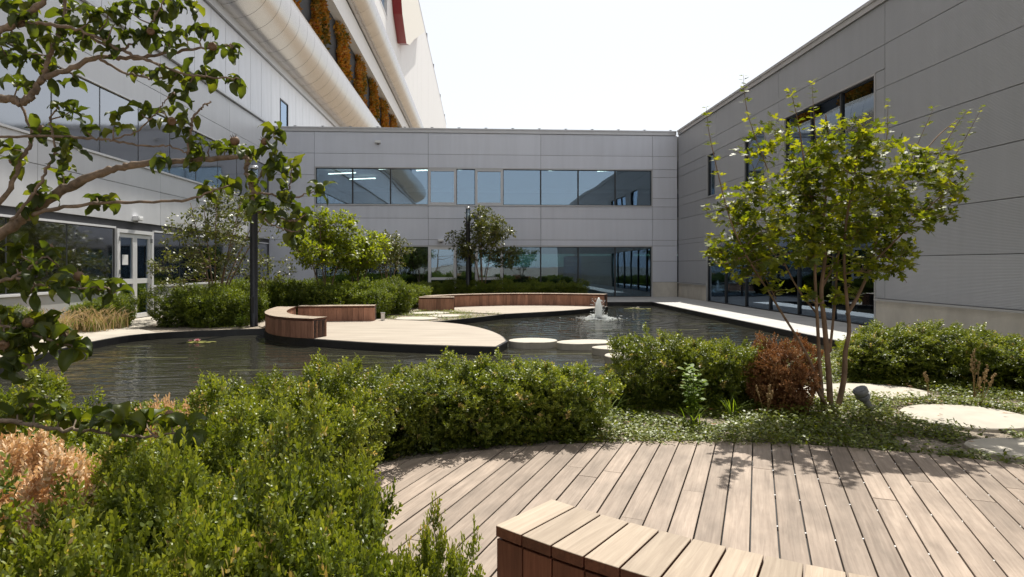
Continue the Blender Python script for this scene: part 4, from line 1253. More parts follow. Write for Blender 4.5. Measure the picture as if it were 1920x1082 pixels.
for (x, y, s, hz) in [(5.35, 7.95, 1.1, .98), (5.8, 8.5, 1.1, 1.0), (5.9, 7.85, 1.15, 1.05), (6.5, 8.4, 1.2, 1.0), (6.5, 7.7, 1.15, 1.02), (7.1, 7.5, 1.1, .98), (6.95, 6.9, 1.1, 1.0), (7.6, 7.0, 1.1, 1.0)]:
    gr_n = globals().get('gr_n', 0) + 1
    shrub(MID, x, y, s, s, hz * .86, "glossy shrub in the clump before the concrete plinth, %s from its pond end" % ORD[gr_n - 1], GR)
# straw coloured dead patches in the foreground bed
GD = "straw coloured dead shrubs in the foreground bed"
shrub(NEAR, -1.80, 2.40, .78, .78, 1.06, "largest straw coloured dead shrub at the left edge of the foreground bed", GD, mat=M['box_tan'], name="dead_shrub", i=0)
shrub(MID, -1.72, 3.55, .50, .46, 1.06, "small straw coloured dead shrub at the pond side of the foreground bed", GD, mat=M['box_tan'], name="dead_shrub", i=2)
shrub(NEAR, -2.05, 2.66, .6, .55, 1.05, "straw coloured dead shrub half hidden under the low medlar branch", GD, mat=M['box_tan'], name="dead_shrub", i=3)
# shrubs on the far side of the pond
GB = "broad green shrubs by the pale left wall"
for (x, y, s, hz, lb) in [(-7.55, 16.0, 1.05, 1.05, "broad clipped green shrub between the path and the black lamp post"), (-6.75, 15.85, 1.05, 1.08, "broad clipped green shrub between the path and the black lamp post"), (-6.2, 16.0, .8, 1.0, "broad clipped green shrub between the path and the black lamp post"),
                      (-7.2, 16.9, 1.1, 1.1, "broad clipped green shrub between the path and the black lamp post"), (-6.3, 17.0, 1.0, 1.1, "broad clipped green shrub between the path and the black lamp post")]:
    gb_n = globals().get('gb_n', 0) + 1
    shrub(FAR, x, y, s, s, hz, "broad green shrub between the path and black lamp post, %s from the path" % ORD[gb_n - 1], GB)
for (x, y, s, hz) in [(-9.12, 15.9, .85, .9), (-9.38, 16.6, .5, .85), (-9.3, 15.4, .8, .8)]:
    gy_n = globals().get('gy_n', 0) + 1
    shrub(FAR, x, y, s, s, hz, "yellow green shrub by the white double door, " + ("largest of the three", "closest to the door", "nearest the dry grass")[gy_n - 1], "yellow green shrubs beside the white door")
shrub(FAR, -9.25, 12.6, .8, .8, .8, "green shrub at the far end of the bed by the left path", None)
GK = "long mass of green shrubs behind the benches"
for row, (y0, cnt) in enumerate(((18.4, 9), (19.5, 9), (20.8, 8), (22.3, 8))):
    for k in range(cnt):
        x = -8.6 + k * (6.3 + row * .25) / cnt + rb.uniform(-.15, .15)
        if row == 0 and x < -7.6: continue
        shrub(FAR, x, y0 + rb.uniform(-.2, .2), rb.uniform(.95, 1.15), rb.uniform(.95, 1.15), rb.uniform(.95, 1.2), "leafy shrub behind the terrace benches, %s from left in the %s row" % (ORD[k], ("front", "second", "third", "rearmost")[row]), GK)
for k in range(9):
    shrub(FAR, -2.4 + k * .82, 26.2 + .25 * math.sin(k), 1.0, 1.0, rb.uniform(.9, 1.05), "shaded shrub behind the long far bench, %s from the left" % ORD[k], "shaded shrubs behind the far bench")

# ================================================================ ground cover
def cover(name, label, poly, dens, seed, leaf, mat, avoid=(), hgt=.07, patch=.38, z=0.0):
    rng = np.random.default_rng(seed)
    xs = [p[0] for p in poly]; ys = [p[1] for p in poly]
    area = (max(xs) - min(xs)) * (max(ys) - min(ys)); n = int(area * dens)
    X = rng.uniform(min(xs), max(xs), n); Y = rng.uniform(min(ys), max(ys), n)
    ph = rng.uniform(0, 6.28, 8)
    f = np.sin(X * 2.3 + ph[0] + np.sin(Y * 1.7 + ph[1])) * np.sin(Y * 2.9 + ph[2] + np.sin(X * 1.3 + ph[3])) * .5 + .25 * np.sin(X * 6.1 + ph[4]) * np.sin(Y * 5.3 + ph[5])
    ok = np.array([inside(poly, x, y) for x, y in zip(X, Y)])
    ok &= (f > -patch) | (rng.random(n) < .10)
    for (cx, cy, ra) in avoid: ok &= (X - cx) ** 2 + (Y - cy) ** 2 > (ra * rng.uniform(.86, 1.04, n)) ** 2
    X, Y, f = X[ok], Y[ok], f[ok]; n = len(X)
    Z = z + rng.random(n) ** 1.3 * hgt * (1.0 + np.clip(f, -.5, 1.0) * 1.1)
    D = np.stack([rng.normal(size=n), rng.normal(size=n), rng.normal(size=n) * .35], 1)
    Nn = np.stack([rng.normal(size=n) * .35, rng.normal(size=n) * .35, np.ones(n)], 1)
    V, F, r_ = leaves(np.stack([X, Y, Z], 1), D, Nn, leaf * rng.uniform(.6, 1.25, n), LEAF_BOX if leaf < .05 else LEAF_DIA, rng, np.clip(rng.random(n) * .8 + .2 * (f > .2), 0, 1))
    V[:, 2] = np.maximum(V[:, 2], .004)
    o = link(name, poly_mesh(name, V, F, 3, mat, r_))
    return tag(o, label, "ground cover", None, "stuff")
def deck_arc(a0, a1, n, off=.02):
    return [(DC.x + (DR + off) * math.cos(R(a)), DC.y + (DR + off) * math.sin(R(a))) for a in np.linspace(a0, a1, n)]
DISCS = [(4.72, 5.87, .54), (5.02, 5.85, .54), (4.42, 7.18, .44), (4.75, 7.1, .48), (5.05, 7.05, .42), (5.30, 4.52, .42), (4.85, 4.64, .44), (4.35, 4.78, .40), (4.6, 5.28, .2), (3.78, 7.15, .42)]
bed = deck_arc(98, 38, 16, -.02) + [(5.7, 3.4), (7.0, 4.6), (7.15, 10.3), (5.8, 10.05), (4.4, 9.4), (3.0, 8.65), (1.7, 7.8), (.7, 6.9), (.6, 6.2)]
cover("ground_cover", "glossy low ivy like ground cover in the bed beyond the round deck", bed, 3600, 31, .042, M['ivy'], DISCS, hgt=.085, patch=.42)
# tufts that hang over the deck edge
tuft = deck_arc(97, 70, 8, -.10) + deck_arc(70, 97, 8, .12)
cover("ground_cover", "trailing ground cover spilling over the far rim of the round deck", tuft, 2300, 32, .03, M['ivy'], (), hgt=.05, patch=-.12, z=.03)
strip = [(-2.6, 17.6), (-1.0, 16.95), (-.1, 17.95), (.75, 19.1), (-.7, 20.2), (-2.0, 20.5), (-2.7, 19.0)]
cover("ground_cover", "sparse yellowish ground cover between the two terraces by the pond", strip, 1000, 33, .05, M['ivy'], [(-1.75, 17.6, .55), (-.95, 18.5, .5), (-1.5, 19.6, .5)], hgt=.07, patch=.05)
lef = [(-6.2, 15.1), (-4.9, 15.3), (-5.6, 16.2), (-7.8, 15.5)]
cover("ground_cover", "thin ground cover on the gravel beside the black lamp post", lef, 260, 34, .045, M['box_far'], (), hgt=.06, patch=-.1)
# fallen leaves
rng = np.random.default_rng(9)
nl = 90
fx = np.stack([rng.uniform(.6, 6.5, nl), rng.uniform(4.6, 9.0, nl), np.full(nl, .07)], 1)
ok = ((fx[:, 0] - DC.x) ** 2 + (fx[:, 1] - DC.y) ** 2) > DR ** 2
V, F, r_ = leaves(fx[ok], np.stack([rng.normal(size=ok.sum()), rng.normal(size=ok.sum()), np.zeros(ok.sum())], 1), np.tile([0, .2, 1.0], (ok.sum(), 1)), rng.uniform(.035, .06, ok.sum()), LEAF_MAPLE, rng)
tag(link("fallen_leaves", poly_mesh("fallen_leaves", V, F, 3, M['box_rust'], r_)), "scattered brown fallen leaves on the ground cover", "leaves", None, "stuff")

# ---- taller weeds, grasses, seed heads
def blades_mesh(name, seed, n, h, spread, mat, width=.006, arch=.5, seeds=0, seed_mat=None):
    r = random.Random(seed); V = []; F = []; rn = []
    for k in range(n):
        t = r.uniform(0, 6.28); L = h * r.uniform(.55, 1.1); ar = arch * r.uniform(.4, 1.2); c = r.random()
        bx, by = r.gauss(0, spread * .3), r.gauss(0, spread * .3); i0 = len(V)
        sx, sy = -math.sin(t) * width, math.cos(t) * width
        for j in range(6):
            f = j / 5; rad = ar * L * f * f; zz = L * (f - .25 * ar * f ** 3); w_ = (1 - f ** 2) + .06
            V += [(bx + math.cos(t) * rad - sx * w_, by + math.sin(t) * rad - sy * w_, zz), (bx + math.cos(t) * rad + sx * w_, by + math.sin(t) * rad + sy * w_, zz)]
            rn += [c, c]
        for j in range(5): F += [i0 + 2 * j, i0 + 2 * j + 1, i0 + 2 * j + 3, i0 + 2 * j + 2]
        if seeds and k % seeds == 0:      # feathery head
            for q in range(26):
                f = .72 + .3 * q / 26; rad = ar * L * f * f; zz = L * (f - .25 * ar * f ** 3); a = r.uniform(0, 6.28); l_ = .028
                i1 = len(V); p = (bx + math.cos(t) * rad, by + math.sin(t) * rad, zz); e = (p[0] + math.cos(a) * l_ * .6, p[1] + math.sin(a) * l_ * .6, p[2] + l_ * r.uniform(-.2, .9))
                V += [p, (p[0] + .006, p[1], p[2] + .004), e, (p[0] - .006, p[1], p[2] + .004)]; F += [i1, i1 + 1, i1 + 2, i1 + 3]; rn += [c] * 4
    return poly_mesh(name, np.array(V), np.array(F), 4, mat, np.array(rn))
GRASS = [blades_mesh("blades", 300 + i, 150, .62, .5, M['straw'], .006, .75, 2) for i in range(2)]
GREEN = [blades_mesh("blades", 310 + i, 110, .50, .4, M['weed'], .006, .6, 0) for i in range(2)]
for i, (x, y, s, lb) in enumerate([(-8.85, 14.7, 1.0, "dry fountain grass nearest the path below the left windows"), (-9.2, 14.1, 1.0, "dry fountain grass in the middle of the clump below the left windows"), (-9.1, 13.4, 1.05, "dry fountain grass at the outer end of the clump below the left windows"), (-8.75, 15.35, .85, "dry fountain grass touching the yellow green shrub by the white door")]):
    r = empty("fountain_grass", (x, y, 0), lb, "grass", "dry fountain grasses by the left path"); r.scale = (s, s, s)
    o = link("dry_blades", GRASS[i % 2], None, r); o["kind"] = "stuff"
    o = link("green_blades", GREEN[i % 2], None, r); o["kind"] = "stuff"; o.scale = (.9, .9, .9)
small = blades_mesh("blades", 330, 16, .26, .12, M['weed'], .006, .9, 0)
for (x, y, lb) in [(1.32, 6.10, "small green grass tuft at the left foot of the dark box shrubs"), (2.55, 6.02, "green grass tuft in front of the dark box shrubs"), (2.0, 5.6, "low grass tuft in the ground cover near the bright weed"), (5.05, 8.9, "grass tuft at the pond edge behind the maple")]:
    r = empty("grass_tuft", (x, y, 0), lb, "grass", "small grass tufts in the bed"); o = link("blades", small, None, r); o["kind"] = "stuff"; r.rotation_euler.z = rb.uniform(0, 6)
def weed(name, x, y, h, n, leaf, mat, label, seed, spread=.16, per=9):
    r = random.Random(seed); rg = np.random.default_rng(seed)
    root = empty(name, (x, y, 0), label, "plant"); st = MB(); P = []; D = []; Nn = []
    for k in range(n):
        t = r.uniform(0, 6.28); e = r.uniform(.2, 1) * spread; hh = h * r.uniform(.6, 1.05)
        top = Vector((e * math.cos(t), e * math.sin(t), hh)); b0 = Vector((top.x * .25, top.y * .25, 0))
        st.tube([b0, b0.lerp(top, .5) + Vector((0, 0, .02)), top], [.004, .003, .002], 5)
        for j in range(per):
            f = .25 + .75 * j / (per - 1)
            for sg in (0, math.pi):
                a = t + j * 1.57 + sg; P.append(b0.lerp(top, f)); D.append((math.cos(a), math.sin(a), .25 - .35 * (1 - f))); Nn.append((0, 0, 1))
    st.build("stalks", M['weed'], root)
    n2 = len(P); V, F, r_ = leaves(np.array(P), np.array(D) + rg.normal(size=(n2, 3)) * .2, np.array(Nn) + rg.normal(size=(n2, 3)) * .25, leaf * rg.uniform(.6, 1.2, n2), LEAF_BOX, rg)
    o = link("foliage", poly_mesh("foliage", V, F, 3, mat, r_), None, root); o["kind"] = "stuff"
    return root
weed("weed", 2.12, 5.92, .52, 12, .075, M['weed'], "bright yellow green leafy weed in front of the dark box shrubs", 401)
weed("weed", .98, 5.75, .34, 9, .05, M['weed'], "light green sprouting plant at the end of the trimmed hedge", 402, .2)
weed("weed", 4.65, 8.6, .40, 8, .05, M['weed'], "light green weed at the pond edge behind the maple", 403, .2)
weed("weed", -5.85, 15.45, .3, 6, .09, M['weed'], "small leafy weed in the gravel beside the black lamp post", 404, .15, 5)
def seed_stalk(x, y, h, n, label, seed):
    r = random.Random(seed); root = empty("seed_stalk", (x, y, 0), label, "plant", "dry seed stalks in the ground cover")
    b = MB(); hd = MB()
    for k in range(n):
        t = r.uniform(0, 6.28); e = r.uniform(.02, .14); top = Vector((e * math.cos(t), e * math.sin(t), h * r.uniform(.7, 1.05)))
        b.tube([(0, 0, 0), top * .5 + Vector((.01, 0, 0)), top], [.004, .003, .0015], 5)
        for q in range(9):
            p = top * (1 - .04 * q) + Vector((r.uniform(-.012, .012), r.uniform(-.012, .012), 0)); s = r.uniform(.005, .009)
            hd.box(p.x - s, p.x + s, p.y - s, p.y + s, p.z - s, p.z + s * 1.3)
    b.build("stalks", M['straw'], root); hd.build("seed_heads", M['straw'], root)["kind"] = "stuff"
seed_stalk(5.42, 6.35, .42, 4, "dry straw seed stalks near the edge beyond the round slab", 501)
seed_stalk(5.7, 6.75, .55, 5, "tall dry seed stalks in front of the wide glossy shrubs", 502)
seed_stalk(5.15, 6.75, .35, 2, "thin leaning seed stalk between the slab and the glossy shrubs", 503)
seed_stalk(2.85, 5.95, .34, 4, "dead brown stalks in front of the rust brown shrub", 504)
seed_stalk(4.35, 9.2, .5, 4, "dry stalks at the pond edge seen through the maple stems", 505)

# ================================================================ trees
def at_px(u, v, Y):
    """photo pixel -> point at distance Y (used to read the stems off the photograph)"""
    a = (u - 960) / 1150.0; t = Y / (math.cos(YAW) - a * math.sin(YAW))
    return Vector(((a * math.cos(YAW) + math.sin(YAW)) * t, Y, CAM_H + (498 - v) / 1150.0 * t))

def curve(p, n=4):
    """Catmull-Rom through the points"""
    P = [Vector(q) for q in p]; out = []
    for i in range(len(P) - 1):
        a, b, c, d = P[max(i - 1, 0)], P[i], P[i + 1], P[min(i + 2, len(P) - 1)]
        for k in range(n):
            t = k / n
            out.append(.5 * ((2 * b) + (c - a) * t + (2 * a - 5 * b + 4 * c - d) * t * t + (3 * b - a - 3 * c + d) * t ** 3))
    out.append(P[-1]); return out

def grow_tree(name, base, stems, blobs, ntwig, per, leaf, shape, mat, bark, label, cat="tree", seed=1, part_leaves=0, rad0=.03, sizes=(.7, 1.2), group=None, jitter=.35, droop=.15, shoots=()):
    """stems: list of (points, r0, r1) in world space; twigs reach for points spread through the blobs (centre, radii)"""
    r = random.Random(seed); rg = np.random.default_rng(seed)
    root = empty(name, base, label, cat, group); org = Vector(base)
    nodes = []; tr = MB()
    for pts, r0, r1 in stems:
        c = curve(pts, 5)
        n = len(c)
        st = MB(); rad = [r0 + (r1 - r0) * (i / (n - 1)) ** .8 for i in range(n)]
        if r0 > .018:
            st.tube([p - org for p in c], rad, 9).build("trunk", bark, root)
        else:
            tr.tube([p - org for p in c], rad, 6)
        for i in range(n // 3, n): nodes.append((c[i], rad[i], (c[min(i + 1, n - 1)] - c[max(i - 1, 0)]).normalized()))
    LP, LD, LN, LS = [], [], [], []
    vol = [a[1][0] * a[1][1] * a[1][2] for a in blobs]
    targets = []
    for k in range(ntwig):
        (c, rad) = r.choices(blobs, vol)[0]
        while True:
            q = Vector((r.uniform(-1, 1), r.uniform(-1, 1), r.uniform(-1, 1)))
            if .10 < q.length < 1: break
        q = q * (q.length ** -.35)          # push outwards
        targets.append(Vector(c) + Vector((q.x * rad[0], q.y * rad[1], q.z * rad[2])))
    def twig(src, dst, r0, cnt, up=.12):
        L = (dst - src).length
        mid = src.lerp(dst, .5) + Vector((r.gauss(0, .05), r.gauss(0, .05), L * up))
        c = curve([src, mid, dst], 4)
        tr.tube([p - org for p in c], [r0 * (1 - .8 * i / (len(c) - 1)) for i in range(len(c))], 5, caps=False)
        for j in range(cnt):
            f = .30 + .70 * (j + r.random()) / cnt if cnt > 1 else 1
            x = f * (len(c) - 1); i = min(int(x), len(c) - 2); p = c[i].lerp(c[i + 1], x - i)
            d = (c[i + 1] - c[i]).normalized()
            side = d.cross(Vector((r.gauss(0, 1), r.gauss(0, 1), r.gauss(0, 1)))).normalized()
            dd = (side + d * .6 + Vector((0, 0, -droop))).normalized()
            p2 = p + dd * leaf * r.uniform(.1, .6)
            LP.append(p2 - org); LD.append((dd + Vector((r.gauss(0, jitter), r.gauss(0, jitter), r.gauss(0, jitter) * .7)))); LN.append((r.gauss(0, .45), r.gauss(0, .45), 1)); LS.append(leaf * r.uniform(*sizes))
    for t in targets:
        best = min(nodes, key=lambda nd: (nd[0] - t).length + max(0, nd[0].z - t.z) * 1.2)
        twig(best[0], t, max(.0035, min(.011, best[1] * .5)), per)
        if r.random() < .5: nodes.append((t.lerp(best[0], .3), .006, (t - best[0]).normalized()))
    for pts, cnt in shoots:                 # upright shoots that break the outline
        c = curve(pts, 4); tr.tube([p - org for p in c], [.006 * (1 - .8 * i / (len(c) - 1)) for i in range(len(c))], 5)
        cnt = int(cnt * 1.7)
        for j in range(cnt):
            f = (j + r.random()) / cnt; x = f * (len(c) - 1); i = min(int(x), len(c) - 2); p = c[i].lerp(c[i + 1], x - i)
            a = r.uniform(0, 6.28); sz = leaf * r.uniform(.7, 1.1) * (1 - .4 * f)
            for sg in (0, math.pi):
                dd = Vector((math.cos(a + sg), math.sin(a + sg), r.uniform(-.1, .45))); LP.append(p + dd * sz * .25 - org); LD.append(dd); LN.append((r.gauss(0, .3), r.gauss(0, .3), 1)); LS.append(sz)
    tr.build("twigs", bark, root)["kind"] = "stuff"
    P, D, Nn, S = np.array([tuple(p) for p in LP]), np.array([tuple(p) for p in LD]), np.array(LN, float), np.array(LS)
    n = len(P); tone = rg.random(n)
    if part_leaves:                          # outermost leaves are parts of their own
        cen = P.mean(0); sc_ = P.std(0); out = np.argsort(-np.linalg.norm((P - cen) / sc_ * np.array([1, .5, 1]), axis=1) + (P[:, 1] - cen[1]) * .6)[:part_leaves]
        libs = []
        for i in range(4):
            V, F, r_ = leaves(np.zeros((1, 3)), np.array([[1., 0, 0]]), np.array([[0, 0, 1.]]), [1.0], shape, rg, np.array([.25 + .22 * i]))
            libs.append(poly_mesh("leaf", V, F, 3, mat, r_))
        D_ = unit(D); B_ = unit(np.cross(Nn, D_)); N_ = np.cross(D_, B_)
        for i in out:
            o = bpy.data.objects.new("leaf", libs[int(tone[i] * 3.99)]); COL.objects.link(o); o.parent = root
            m = Matrix(((D_[i, 0], B_[i, 0], N_[i, 0]), (D_[i, 1], B_[i, 1], N_[i, 1]), (D_[i, 2], B_[i, 2], N_[i, 2])))
            o.matrix_local = Matrix.Translation(Vector(P[i])) @ m.to_4x4() @ Matrix.Scale(float(S[i]), 4)
        keep = np.ones(n, bool); keep[out] = False
        P, D, Nn, S, tone = P[keep], D[keep], Nn[keep], S[keep], tone[keep]
    V, F, r_ = leaves(P, D, Nn, S, shape, rg, tone)
    o = link("crown", poly_mesh("crown", V, F, 3, mat, r_), None, root); o["kind"] = "stuff"
    return root

# maple on the right: several slim stems from one foot
Ym = 6.2
def mp(l): return [at_px(u, v, Ym + dy) for u, v, dy in l]
ms = [(mp([(1545, 782, 0), (1538, 700, -.02), (1533, 610, -.05), (1528, 510, -.1), (1531, 430, -.2), (1512, 330, -.35), (1500, 250, -.45)]), .024, .006),
      (mp([(1558, 785, .02), (1553, 690, 0), (1545, 600, 0), (1540, 545, .02), (1548, 470, .05), (1545, 400, .1), (1556, 300, .1), (1548, 215, .12)]), .034, .007),
      (mp([(1566, 785, 0), (1582, 712, -.04), (1585, 660, -.06), (1592, 620, -.05), (1588, 565, -.05), (1583, 500, -.05), (1586, 420, -.1), (1602, 330, -.2), (1610, 245, -.25)]), .032, .006),
      (mp([(1588, 590, -.05), (1610, 552, -.02), (1634, 495, .05), (1650, 430, .15), (1695, 340, .3), (1752, 262, .45), (1795, 225, .5)]), .020, .005),
      (mp([(1562, 772, .0), (1536, 738, -.05), (1524, 690, -.08), (1502, 645, -.1), (1474, 600, -.15), (1440, 545, -.25), (1400, 480, -.4), (1372, 420, -.5), (1352, 350, -.5)]), .020, .005),
      (mp([(1556, 660, .1), (1565, 570, .25), (1571, 490, .4), (1582, 400, .55), (1590, 310, .7)]), .016, .005),
      (mp([(1541, 540, .05), (1562, 500, .1), (1575, 470, .2), (1620, 400, .4), (1660, 320, .5)]), .014, .005),
      (mp([(1533, 590, -.02), (1495, 540, .15), (1460, 470, .3), (1430, 400, .45), (1415, 320, .5)]), .012, .004),
      (mp([(1634, 495, .05), (1690, 440, -.1), (1740, 390, -.25), (1785, 350, -.35)]), .012, .004),
      (mp([(1650, 470, .05), (1680, 500, -.1), (1700, 530, -.2)]), .008, .003)]
def ctr(u, v, dy): return at_px(u, v, Ym + dy)
blobs = [(ctr(1560, 360, 0), (.62, .75, .62)), (ctr(1465, 400, -.1), (.50, .6, .55)), (ctr(1670, 360, .1), (.62, .65, .55)), (ctr(1440, 480, -.2), (.42, .5, .30)),
         (ctr(1600, 460, 0), (.55, .65, .35)), (ctr(1750, 310, .2), (.30, .4, .28)), (ctr(1390, 430, -.3), (.40, .4, .50)), (ctr(1720, 420, -.1), (.35, .4, .25)),
         (ctr(1590, 270, 0), (.40, .5, .28)), (ctr(1440, 260, 0), (.22, .3, .28)), (ctr(1700, 530, -.2), (.10, .15, .12)), (ctr(1575, 545, .2), (.25, .3, .14)), (ctr(1425, 540, -.3), (.28, .3, .20)), (ctr(1500, 560, .1), (.16, .2, .14)), (ctr(1650, 480, .1), (.28, .35, .22)), (ctr(1355, 470, -.45), (.16, .2, .14))]
def sh(l, c): return (mp(l), c)
shoots = [sh([(1440, 320, 0), (1405, 225, 0), (1396, 175, 0), (1394, 140, 0)], 8), sh([(1352, 350, -.5), (1338, 290, -.5), (1328, 240, -.5), (1324, 200, -.5)], 8), sh([(1500, 250, -.4), (1490, 200, -.4), (1481, 165, -.4)], 6),
          sh([(1530, 270, 0), (1525, 200, 0), (1522, 150, 0)], 7), sh([(1660, 300, .4), (1664, 230, .4), (1665, 188, .4)], 6), sh([(1695, 330, .3), (1725, 260, .3), (1752, 200, .3)], 8),
          sh([(1755, 300, .3), (1790, 240, .3), (1815, 205, .3)], 8), sh([(1780, 310, .3), (1815, 250, .3), (1843, 198, .3)], 8), sh([(1780, 385, -.3), (1810, 345, -.3), (1824, 326, -.3)], 6), sh([(1400, 480, -.4), (1350, 495, -.5), (1318, 470, -.5)], 7),
          sh([(1455, 560, -.2), (1420, 500, -.3), (1380, 470, -.3)], 8), sh([(1610, 290, -.2), (1618, 240, -.2), (1622, 215, -.2)], 5), sh([(1352, 420, -.5), (1330, 405, -.5), (1322, 385, -.5)], 5)]
grow_tree("maple_tree", tuple(at_px(1557, 785, Ym)[:2]) + (0.0,), ms, blobs, 560, 8, .082, LEAF_MAPLE, M['maple'], M['bark'], "multi stemmed young maple in the bed before the dark grey hall", seed=5, part_leaves=290, shoots=shoots)

# smaller trees across the pond
def small_tree(u, Y, vtop, half, label, mat, seed, leaf=.085, ntwig=190, per=9, nst=4, low=.45, group="small trees around the pond", lean=0.0, base_v=None):
    r = random.Random(seed)
    b = at_px(u, 498, Y); base = Vector((b.x, Y, 0)); top = at_px(u, vtop, Y).z
    stems = []
    for k in range(nst):
        t = 2 * math.pi * k / nst + r.uniform(-.4, .4); e = half * r.uniform(.35, .65)
        stems.append(([base + Vector((.05 * math.cos(t), .05 * math.sin(t), 0)), base + Vector((.25 * e * math.cos(t), .25 * e * math.sin(t), top * .28)), base + Vector((.6 * e * math.cos(t) + lean * .4, .6 * e * math.sin(t), top * .55)), base + Vector((e * math.cos(t) + lean, e * math.sin(t), top * .86))], .032, .008))
    bl = []
    H_ = top * (1 - low)
    for k in range(16):
        t = 2.4 * k + r.uniform(-.4, .4); e = r.uniform(.1, .85) * half; zz = top * low + H_ * r.uniform(.05, .92 - .35 * e / half); rr = half * r.uniform(.22, .46)
        bl.append(((base.x + e * math.cos(t) + lean * (zz / top), base.y + e * math.sin(t), zz), (rr, rr, min(H_ * .33, rr * .8))))
    bl.append(((base.x + lean, base.y, top - H_ * .18), (half * .35, half * .35, H_ * .2)))
    return grow_tree("small_tree", tuple(base), stems, bl, ntwig, per, leaf, LEAF_DIA, mat, M['bark'], label, seed=seed, group=group)
small_tree(610, 19.0, 388, 1.5, "bright green small tree behind the near terrace bench", M['tree_bright'], 61, .12, 620, 13)
small_tree(672, 20.6, 430, .95, "lower bright green tree leaning beside the tallest bright green tree", M['tree_bright'], 62, .11, 330, 12, lean=.2)
small_tree(728, 23.0, 436, 1.1, "dark small tree in front of the dark ground floor glazing", M['tree_dark'], 63, .10, 260, 11)
small_tree(408, 17.6, 350, 2.0, "dark leaved multi stemmed tree behind the first black lamp post", M['tree_dark'], 68, .10, 560, 12, nst=7, low=.30, lean=.2)
small_tree(905, 26.6, 388, 1.5, "dusky small tree around the second lamp post by the back wall", M['tree_dark'], 65, .13, 520, 12, low=.38)

# planted strip on the tall building: rust and gold columns between dark gaps
AUT = []
for i in range(3):
    rg = np.random.default_rng(700 + i); n = 3600
    P = np.stack([rg.random(n) ** 1.5 * .5, rg.uniform(-1.85, 1.85, n), rg.uniform(0, 5.1, n)], 1)
    edge = .35 * np.sin(P[:, 2] * 1.9 + i) + .25 * np.sin(P[:, 2] * 4.3 + 2 * i)
    P[:, 1] = P[:, 1] * .9 + edge; P[:, 0] *= .5 + .5 * (np.sin(P[:, 1] * 2.1 + P[:, 2] * 1.7 + i) * .5 + .5)
    D = np.stack([rg.uniform(.2, 1, n), rg.normal(size=n) * .6, rg.normal(size=n) * .5 + .35], 1)
    tone = np.clip(.5 + .28 * np.sin(P[:, 2] * 1.3 + i * 2) * np.sin(P[:, 1] * 1.1 + i) + rg.normal(size=n) * .22, 0, 1)
    V, F, r_ = leaves(P, D, rg.normal(size=(n, 3)), rg.uniform(.14, .36, n), LEAF_DIA, rg, tone)
    AUT.append(poly_mesh("climber_foliage", V, F, 3, M['autumn'], r_))
GW = "autumn coloured plant columns on the tall building"
for k in range(8):
    y = 33.1 + 6.85 * k
    r = empty("climbing_plant", (-10.34, y, 14.0), "gold and rust plant column on the tall building between metal tubes, %s from the camera" % ORD[k], "climbing plant", GW)
    o = link("foliage", AUT[k % 3], None, r); o["kind"] = "stuff"
    b = MB()
    for q in (-1.2, -.4, .4, 1.2): b.tube([(.02, q, -.1), (.06, q + .1, 2.5), (.03, q, 5.0)], .03, 5)
    b.build("stems", M['bark'], r)

# ================================================================ medlar reaching in from the left
def medlar_leaf(i, L=1.0):
    r = random.Random(900 + i); V = []; F = []
    curl = (1.5, 2.4, 3.2, .7, 3.8)[i]; fold = (.6, .9, 1.1, .45, 1.3)[i]; w = (.23, .25, .22, .24, .26)[i]
    n = 8; ang = 0; x = z = 0.0; wav = r.uniform(0, 6)
    for j in range(n + 1):
        f = j / n; wd = w * math.sin(math.pi * min(1, f * .92 + .06)) ** .75 * (1 if f < 1 else .1)
        up = math.sin(f * 13 + wav) * .055
        V += [(x, -wd, z + wd * fold + up), (x, -wd * .5, z + wd * fold * .35), (x, 0, z), (x, wd * .5, z + wd * fold * .35), (x, wd, z + wd * fold - up)]
        ang = -curl * f * f
        x += math.cos(ang) / n; z += math.sin(ang) / n
    for j in range(n):
        for k in range(4): F += [5 * j + k, 5 * j + k + 1, 5 * j + k + 6, 5 * j + k + 5]
    return np.array(V), np.array(F)
MLEAF = []
for i in range(5):
    for tone in (.12, .42, .8):
        V, F = medlar_leaf(i); MLEAF.append(poly_mesh("leaf", V, F, 4, M['medlar'], np.full(len(V), tone), smooth=True))
def fruit_mesh():
    b = MB(); b.lathe([(.002, -.0), (.010, .002), (.018, .010), (.0205, .020), (.018, .031), (.013, .037), (.009, .034), (.004, .033)], 12)
    for k in range(5):
        a = 2 * math.pi * k / 5; c, s = math.cos(a), math.sin(a)
        v = [b.bm.verts.new(p) for p in ((c * .011 - s * .003, s * .011 + c * .003, .035), (c * .011 + s * .003, s * .011 - c * .003, .035), (c * .019, s * .019, .054))]
        b.bm.faces.new(v)
    return b.mesh("fruit", [M['fruit']])
FRUIT = fruit_mesh()
med = empty("medlar_tree", (-3.95, 2.9, 0), "medlar tree with curled leaves and brown fruit reaching in from the side", "tree")
morg = Vector(med.location); rm = random.Random(4)
def br(l, Y, r0, r1, n=9, name="branch"):
    pts = []
    for q in l:
        dy = q[2] if len(q) > 2 else 0.0
        pts.append(at_px(q[0], q[1], Y + dy))
    c = curve(pts, n)
    c = [p + Vector((rm.gauss(0, .003), rm.gauss(0, .003), rm.gauss(0, .003))) for p in c]
    m = len(c)
    MB().tube([p - morg for p in c], [(r0 + (r1 - r0) * i / (m - 1)) * (1 + rm.uniform(-.16, .24)) for i in range(m)], 9).build(name, M['bark_medlar'], med)
    return c
trunk = curve([Vector((-3.95, 2.9, 0)), Vector((-3.90, 2.92, .8)), Vector((-3.75, 2.9, 1.35)), Vector((-3.7, 2.9, 2.0)), Vector((-3.55, 2.95, 3.0))], 4)
MB().tube([p - morg for p in trunk], [.10 - .06 * i / (len(trunk) - 1) for i in range(len(trunk))], 12).build("trunk", M['bark_medlar'], med)
